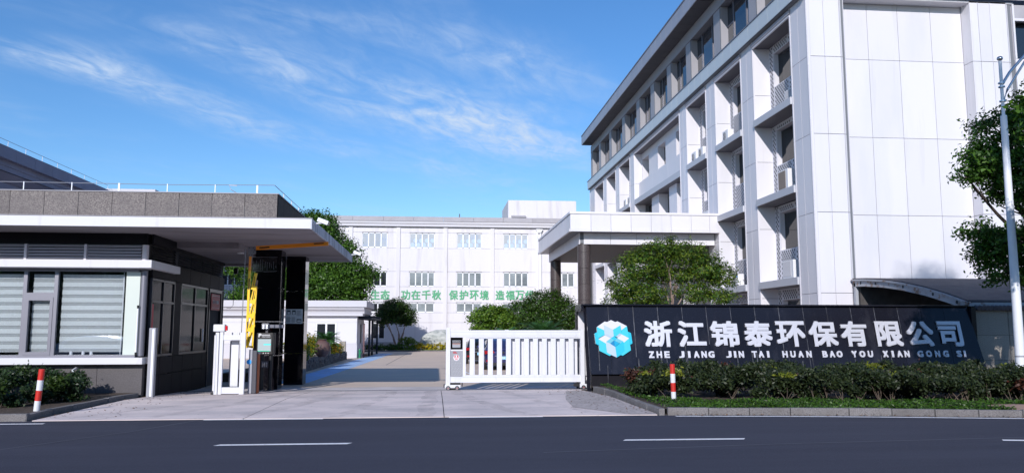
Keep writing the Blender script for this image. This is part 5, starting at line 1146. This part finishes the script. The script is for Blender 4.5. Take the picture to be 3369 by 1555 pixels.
# clipped bushes and rock in front of the workshop
shrub('round_bush', 'clipped dome shaped bush between the small tree and the pale boulder', (-2.45, 74.0, -.17), [(-2.45, 74, .35, 1.05, .9, .85)], 6500, (.10, .06), 'leaf_round', .05, 'bush')
shrub('low_hedge', 'low yellow hedge in front of the pale boulder', (.1, 72.6, -.17), [(x, 72.6, .20, .55, .5, .38) for x in np.linspace(-1.2, 9.0, 14)], 16000, (.10, .06), ('leaf_yellow', 'leaf_round', .22), .06, 'hedge')
shrub('low_hedge', 'dark low planting under the small forked tree', (-4.5, 73.6, -.17), [(x, 73.4, .12, .6, .5, .35) for x in np.linspace(-6.3, -3.3, 5)], 5000, (.12, .06), 'leaf_camphor', .08, 'hedge')
piece('planter_kerb', -8, 12, 71.9, 72.05, -.17, -.06, 'kerb_stone')['kind'] = 'structure'
C_, N_ = [], []
gx = rng.uniform(-3.3, 10, 9000); gy = rng.uniform(72.05, 72.5, 9000)
o = link('grass', leaf_mesh('grass', np.stack([gx, gy, rng.uniform(-.16, -.02, 9000)], 1), rng.normal(size=(9000, 3)) + np.array([0, -.6, .3]), .10, .04, ['leaf_round'])); o['kind'] = 'stuff'
shrub('low_hedge', 'row of green bushes behind the parked cars and gate', (8.4, 42.6, -.1), [(x, 42.6, .55, .6, .6, .5) for x in np.linspace(6.3, 10.5, 6)], 8000, (.11, .055), ('leaf_camphor', 'leaf_dark', .5), .1, 'hedge')
# boulder
def boulder():
    bm = bmesh.new(); bmesh.ops.create_icosphere(bm, subdivisions=4, radius=1)
    from mathutils import noise
    for v in bm.verts:
        p = v.co.copy(); n_ = noise.noise(p * 1.3 + Vector((3, 1, 2))) * .22 + noise.noise(p * 3.7) * .07; v.co = p * (1 + n_); v.co.x *= 1.75; v.co.y *= .8; v.co.z *= 1.55
        v.co.z += .25 * v.co.x * .35
    me = bpy.data.meshes.new('boulder'); bm.to_mesh(me); bm.free(); me.materials.append(MATS['rock'])
    o = link('boulder', me, None, (.55, 75.2, .35)); tag(o, 'large pale landscape boulder in front of the far workshop', 'boulder')
boulder()

# hedges by the road
def hedge(name, label, x0, x1, y0f, y1f, z0, zt, n, seed, mats3, red=.1, stems=60, young=.0):
    root = empty(name, label, 'hedge', ((x0 + x1) / 2, 19.5, z0)); B = np.array(root.location)
    k = max(30, int((x1 - x0) * 26)); cx_ = rng.uniform(x0, x1, k); fy = np.array([y0f(x) for x in cx_]); by = np.array([y1f(x) for x in cx_])
    t = rng.random(k) ** 1.3; cy_ = fy + (by - fy) * t; top = np.array([zt(x) for x in cx_]) + rng.normal(size=k) * .05
    cz_ = z0 + (top - z0) * np.where(rng.random(k) < .55, rng.uniform(.80, 1.0, k), rng.uniform(.12, .85, k))
    cy_ = np.where(cz_ < top - .12, fy + (by - fy) * rng.random(k) * .45, cy_)
    idx = rng.integers(0, k, n); C = np.stack([cx_, cy_, cz_], 1)[idx] + rng.normal(size=(n, 3)) * np.array([.10, .10, .065])
    Nn = rng.normal(size=(n, 3)) * .7 + np.array([0, -.35, .6])
    mi = np.zeros(n, 'i'); tone = rng.random(k); mi[(tone[idx] < red)] = 1; mi[(tone[idx] > 1 - young) & (C[:, 2] > z0 + .5)] = 2
    link('foliage', leaf_mesh('foliage', C - B, Nn, .095, .045, mats3, mi), root)
    mb = MB()
    for q in range(stems):
        x = random.uniform(x0 + .1, x1 - .1); f_ = y0f(x) + random.uniform(.1, .45); zt_ = zt(x) - .1
        for s_ in range(random.choice((2, 3, 4))):
            limb(mb, (x - B[0], f_ - B[1], -.05), (x - B[0] + random.uniform(-.28, .28), f_ - B[1] + random.uniform(-.15, .3), zt_ - B[2] - random.uniform(0, .3)), .010, .003, .12, 4, 5)
    mb.build('stem', 'twig', root)['kind'] = 'stuff'; return root
hedge('hedge', 'dark trimmed hedge in front of the black sign wall', 4.95, 18.0, lambda x: max(edge_y(x, 2.35), 18.9 - (x - 4.95) * .25 + .0) if x < 7.5 else edge_y(x, 2.35), lambda x: 22.6 if x < 16.8 else 23.2,
      .10, lambda x: .66 + .05 * math.sin(x * 2.1) + .04 * math.sin(x * 5.3) - (.12 if x < 5.5 else 0) - (.03 if x > 15 else 0), 115000, 1, ['leaf_hedge', 'leaf_hedge_red', 'leaf_hedge_young'], .06, 46, .05)
hedge('hedge', 'dark green hedge below the gatehouse window', -13.5, -7.98, lambda x: 16.95 if x < -9 else 16.95 + (x + 9) * 2.2, lambda x: 21.3, .09, lambda x: .60 + .05 * math.sin(x * 3.1) - (.10 if x > -8.7 else 0), 82000, 2, ['leaf_hedge_green', 'leaf_dark', 'leaf_dark'], .3, 24, .05)
# ground cover in the right bed
n = 42000; gx = rng.uniform(4.7, 17.5, n); off = rng.random(n) ** 1.2 * np.where(gx < 6, 2.4, 1.9); ge = np.array([edge_y(x, .18) for x in gx]); gy = ge + off
gy = np.where(gx < 5.0, rng.uniform(16.3, 23.0, n), gy)
cl_ = .5 + .5 * np.sin(gx * 1.9 + 1.3 * np.sin(gx * .7)) * np.sin(gy * 2.3 + gx * .8)
hgt = .03 + .15 * cl_ * (np.sin(gx * 3.1) * .3 + np.sin(gx * 7.7 + gy * 4) * .3 + .55) * rng.random(n) + .06 * (gx > 12) * (off < 1.2)
keep = ~(((gx - 12.1) / .95) ** 2 + ((gy - 15.5) / .75) ** 2 < 1) 
dens = rng.random(n) < np.clip(.25 + .9 * cl_, 0, 1)
keep &= dens
G = np.stack([gx, gy, .10 + hgt * rng.uniform(.2, 1, n)], 1)[keep]
link('grass', leaf_mesh('grass', G, rng.normal(size=(len(G), 3)) * .8 + np.array([0, -.3, .8]), .075, .03, ['leaf_grass', 'leaf_hedge'], (rng.random(len(G)) < .18).astype('i')))['kind'] = 'stuff'

nf = 420; fx = np.concatenate([rng.uniform(4.8, 15, 200), rng.uniform(-7.4, 4.4, 220)]); fy = np.array([edge_y(x, -.02) for x in fx]) - rng.random(nf) ** 2 * .25
fy[200:] = 16.2 + rng.random(220) * 8.0; fx[200:] = np.where(rng.random(220) < .5, 4.38 - rng.random(220) ** 2 * 1.6, -7.40 + rng.random(220) ** 2 * 1.4)
fz = np.array([gz(y) for y in fy]) + .012
mat('dry_leaf', (.16, .09, .045), .9)
link('fallen_leaves', leaf_mesh('fallen_leaves', np.stack([fx, fy, fz], 1), rng.normal(size=(nf, 3)) * .25 + np.array([0, 0, 1]), .055, .03, ['dry_leaf']))['kind'] = 'stuff'

# ================================================================== SHED with curved roof behind the sign, and stained wall
sh = empty('curved_shed', 'old lean-to shed with curved dark roof and rusty holed steel beam', 'shed')
prof = [(24.7, 2.56), (25.8, 2.86), (27.0, 3.14), (28.3, 3.38), (29.6, 3.56), (31.0, 3.68), (31.9, 3.72)]
m_ = MB(); m_.prism([(y, z + .08) for y, z in prof] + [(y, z + .02) for y, z in prof[::-1]], 'x', 17.2, 26); m_.build('roof_sheet', 'tile_roof', sh)
m_ = MB(); m_.prism([(y, z + .02) for y, z in prof] + [(y, z - .26) for y, z in prof[::-1]], 'x', 17.20, 17.30); bmn = m_.build('edge_beam', 'rust_beam', sh)
m_ = MB()
for t in (.5, 1.6, 3.0, 4.4, 5.3):
    i = int(t); fq = t - i; y = prof[i][0] + (prof[i + 1][0] - prof[i][0]) * fq; z = prof[i][1] + (prof[i + 1][1] - prof[i][1]) * fq - .12
    m_.tube([(17.195, y, z), (17.19, y, z)], .06, 10)
m_.build('beam_hole', 'interior', bmn)
m_ = MB(); m_.prism([(y, z + .03) for y, z in prof] + [(y, z - .03) for y, z in prof[::-1]], 'x', 17.12, 17.20); m_.build('beam_flange', 'rust_beam', bmn)
MB().box(17.2, 17.32, 31.7, 31.85, -.2, 3.6).build('post', 'rust_beam', sh); MB().box(17.2, 17.34, 24.7, 24.86, 1.8, 2.5).build('post', 'rust_beam', sh)
mat('shed_wall_shade', (.075, .07, .068), .9, noise=(3, (.045, .04, .04), .4, .7)); MB().box(17.35, 26, 31.6, 31.8, -.2, 3.6).build('rear_wall', 'shed_wall_shade', sh); MB().box(25.8, 26, 25, 31.6, -.2, 3).build('side_wall', 'shed_wall_shade', sh)  # darkness of the shed interior is put into the wall colour
MB().box(17.2, 26, 24.62, 24.72, 2.44, 2.56).build('gutter', 'rust_beam', sh)
sw = empty('boundary_wall', 'stained beige panelled wall between sign wall and lamp post', 'wall')
for i, (a, b) in enumerate(((17.25, 18.47), (18.49, 19.9), (19.92, 21.4), (21.42, 23))):
    for z0, z1 in ((-.2, .70), (.71, 1.50), (1.51, 2.30)): piece('wall_panel', a, b, 24.60, 24.7, z0, z1, 'stain_wall', sw)
m_ = MB()
for k in range(40): m_.tube([(17.4 + k * .14, 24.45, 2.36), (17.4 + k * .14, 24.80, 2.44)], .075, 8)
o = m_.build('coping_tile', 'tile_roof', sw)

# ================================================================== STREET LAMP
LS = .977
sl = empty('street_lamp', 'white tapered street lamp post with steel arms at the right edge', 'street lamp', (14.52, 19.0, .0))
m_ = MB(); m_.tube([(0, 0, .1), (0, 0, 1.2), (.01, 0, 4.6), (.02, 0, 7.15)], [.125, .112, .092, .078], 20); m_.build('pole', 'lamp_white', sl)
m_ = MB(); m_.tube([(.02, 0, 7.15), (.03, 0, 8.60)], .040, 12); m_.build('upper_pole', 'lamp_white', sl); m_ = MB(); m_.sphere((.03, 0, 8.67), .075, 8, .85); m_.build('finial_ball', 'steel', sl)
m_ = MB(); m_.tube([(.04, 0, 7.98), (.28, 0, 8.32), (.72, -.1, 8.82), (1.4, -.3, 9.45), (2.3, -.6, 9.95)], .036, 10); m_.tube([(.05, 0, 7.55), (.18, 0, 7.85), (.64, -.1, 8.58), (1.4, -.3, 9.35)], .030, 10); m_.build('arm', 'steel', sl)
for z in (8.0, 7.90, 7.52): m_ = MB(); m_.tube([(.025, 0, z), (.025, 0, z + .03)], .080, 12); m_.build('clamp', 'steel', sl)
m_ = MB(); m_.prism([(2.1, 9.85), (3.0, 10.1), (3.0, 10.18), (2.1, 9.99)], 'y', -.75, -.45); m_.build('lamp_head', 'lamp_white', sl)
m_ = MB(); m_.lathe([(.16, -.1), (.16, .28), (.13, .36)], .0, 0, 16); m_.build('base', 'lamp_white', sl); m_ = MB(); m_.tube([(0, -.0, 1.0), (0, 0, 1.04)], .120, 16); m_.build('collar', 'grey_paint', sl)

# ================================================================== CARS
def car(label, loc, paint, rot=0, group='cars parked in the yard', plate=None):
    r_ = empty('parked_car', label, 'car', loc, group); r_.rotation_euler.z = rot
    # rear of the car at y=0, front at y=4.6; sections: y, half width low, half width belt, belt z, bottom z
    S = [(0.0, .70, .74, .86, .34), (.12, .84, .86, .95, .26), (.55, .90, .90, 1.00, .22), (1.6, .92, .91, .99, .20), (3.0, .92, .90, .96, .20), (3.9, .90, .86, .84, .22), (4.45, .80, .76, .72, .28), (4.6, .66, .62, .60, .36)]
    vs = []; fs = []; nseg = 10
    for y, wl, wb, zb, z0 in S:
        prof = [(-wl * .86, z0), (-wl, z0 + .16), (-wl * 1.0, z0 + .35), (-wb, zb - .10), (-wb * .93, zb), (wb * .93, zb), (wb, zb - .10), (wl, z0 + .35), (wl, z0 + .16), (wl * .86, z0)]
        vs += [(x, y, z) for x, z in prof]
    for i in range(len(S) - 1):
        for k in range(nseg): fs.append((i * nseg + k, i * nseg + (k + 1) % nseg, (i + 1) * nseg + (k + 1) % nseg, (i + 1) * nseg + k))
    fs.append(tuple(range(nseg))); fs.append(tuple((len(S) - 1) * nseg + k for k in range(nseg)))
    m_ = MB(); m_.sm = True; m_.add(vs, fs); body = m_.build('body', paint, r_, .02)
    T = [(.28, .80, .97), (.85, .66, 1.30), (1.5, .62, 1.42), (2.4, .62, 1.42), (2.9, .66, 1.30), (3.55, .80, .94)]
    m_ = MB(); vs = []; fs = []
    for y, w2, z in T: vs += [(-.84, y, .94), (-w2, y, z), (-w2 + .14, y, z + .035), (w2 - .14, y, z + .035), (w2, y, z), (.84, y, .94)]
    for i in range(len(T) - 1):
        for k in range(5): fs.append((i * 6 + k, i * 6 + k + 1, (i + 1) * 6 + k + 1, (i + 1) * 6 + k))
    fs += [tuple(range(6)), tuple(5 * 6 + k for k in range(6))]
    m_.sm = True; m_.add(vs, fs); m_.build('roof', paint, r_, .01)
    m_ = MB(); m_.add([(-.68, .33, 1.03), (.68, .33, 1.03), (.58, .82, 1.31), (-.58, .82, 1.31)], [(0, 1, 2, 3)]); m_.build('rear_window', 'car_glass', r_)
    for s_ in (-1, 1):
        m_ = MB(); m_.add([(s_ * .815, .85, 1.02), (s_ * .815, 3.0, 1.02), (s_ * .675, 2.75, 1.33), (s_ * .655, 1.5, 1.40), (s_ * .70, .98, 1.30)], [(0, 1, 2, 3, 4)]); m_.build('side_window', 'car_glass', r_)
        m_ = MB(); m_.prism([(s_ * .40, .80), (s_ * .86, .74), (s_ * .88, .90), (s_ * .45, .90)], 'y', -.02, .25); m_.build('tail_light', 'car_red', r_, .01)
        m_ = MB(); m_.box(min(s_ * .62, s_ * .80), max(s_ * .62, s_ * .80), -.015, .05, .40, .48); m_.build('reflector', 'car_red', r_)
        for y in (.85, 3.65):
            m_ = MB(); m_.tube([(s_ * .74, y, .32), (s_ * .93, y, .32)], .32, 20); w_ = m_.build('wheel', 'rubber', r_); m_ = MB(); m_.tube([(s_ * .925, y, .32), (s_ * .94, y, .32)], .20, 10); m_.build('rim', 'steel', w_)
        m_ = MB(); m_.sphere((s_ * 1.0, 2.85, 1.02), .09, 6); m_.build('mirror', paint, r_)
    m_ = MB(); m_.box(-.68, .68, -.02, .1, .22, .36); m_.build('diffuser', 'black_plastic', r_, .01)
    m_ = MB(); m_.box(-.40, .40, -.012, .03, .655, .675); m_.build('chrome_strip', 'steel', r_)
    m_ = MB(); m_.box(-.24, .24, -.02, .0, .50, .64); p_ = m_.build('number_plate', 'plate_blue', r_)
    if plate: text('lettering', plate, .0, -.024, .57, .16, .10, .004, 'sign_white', p_)
    m_ = MB(); m_.tube([(0, -.03, .82), (0, .1, .82)], .055, 16); m_.build('badge', 'black_plastic', r_)
    return r_
car('dark blue saloon seen from behind through the gate slats', (3.15, 37.5, -.17), 'car_navy', 0, plate='0A')
car('dark car with red tail light left of the blue saloon', (2.55, 44.5, -.17), 'car_dark', -.03)
car('white car parked deep in the yard behind the dark ones', (3.6, 60.5, -.17), 'car_white', .05)
car('pale silver car added out of view and mirrored in the gatehouse glass', (-15.3, 9.6, 0), 'car_silver', -math.pi / 2, group=None)  # car added out of view for its reflection in the gatehouse windows
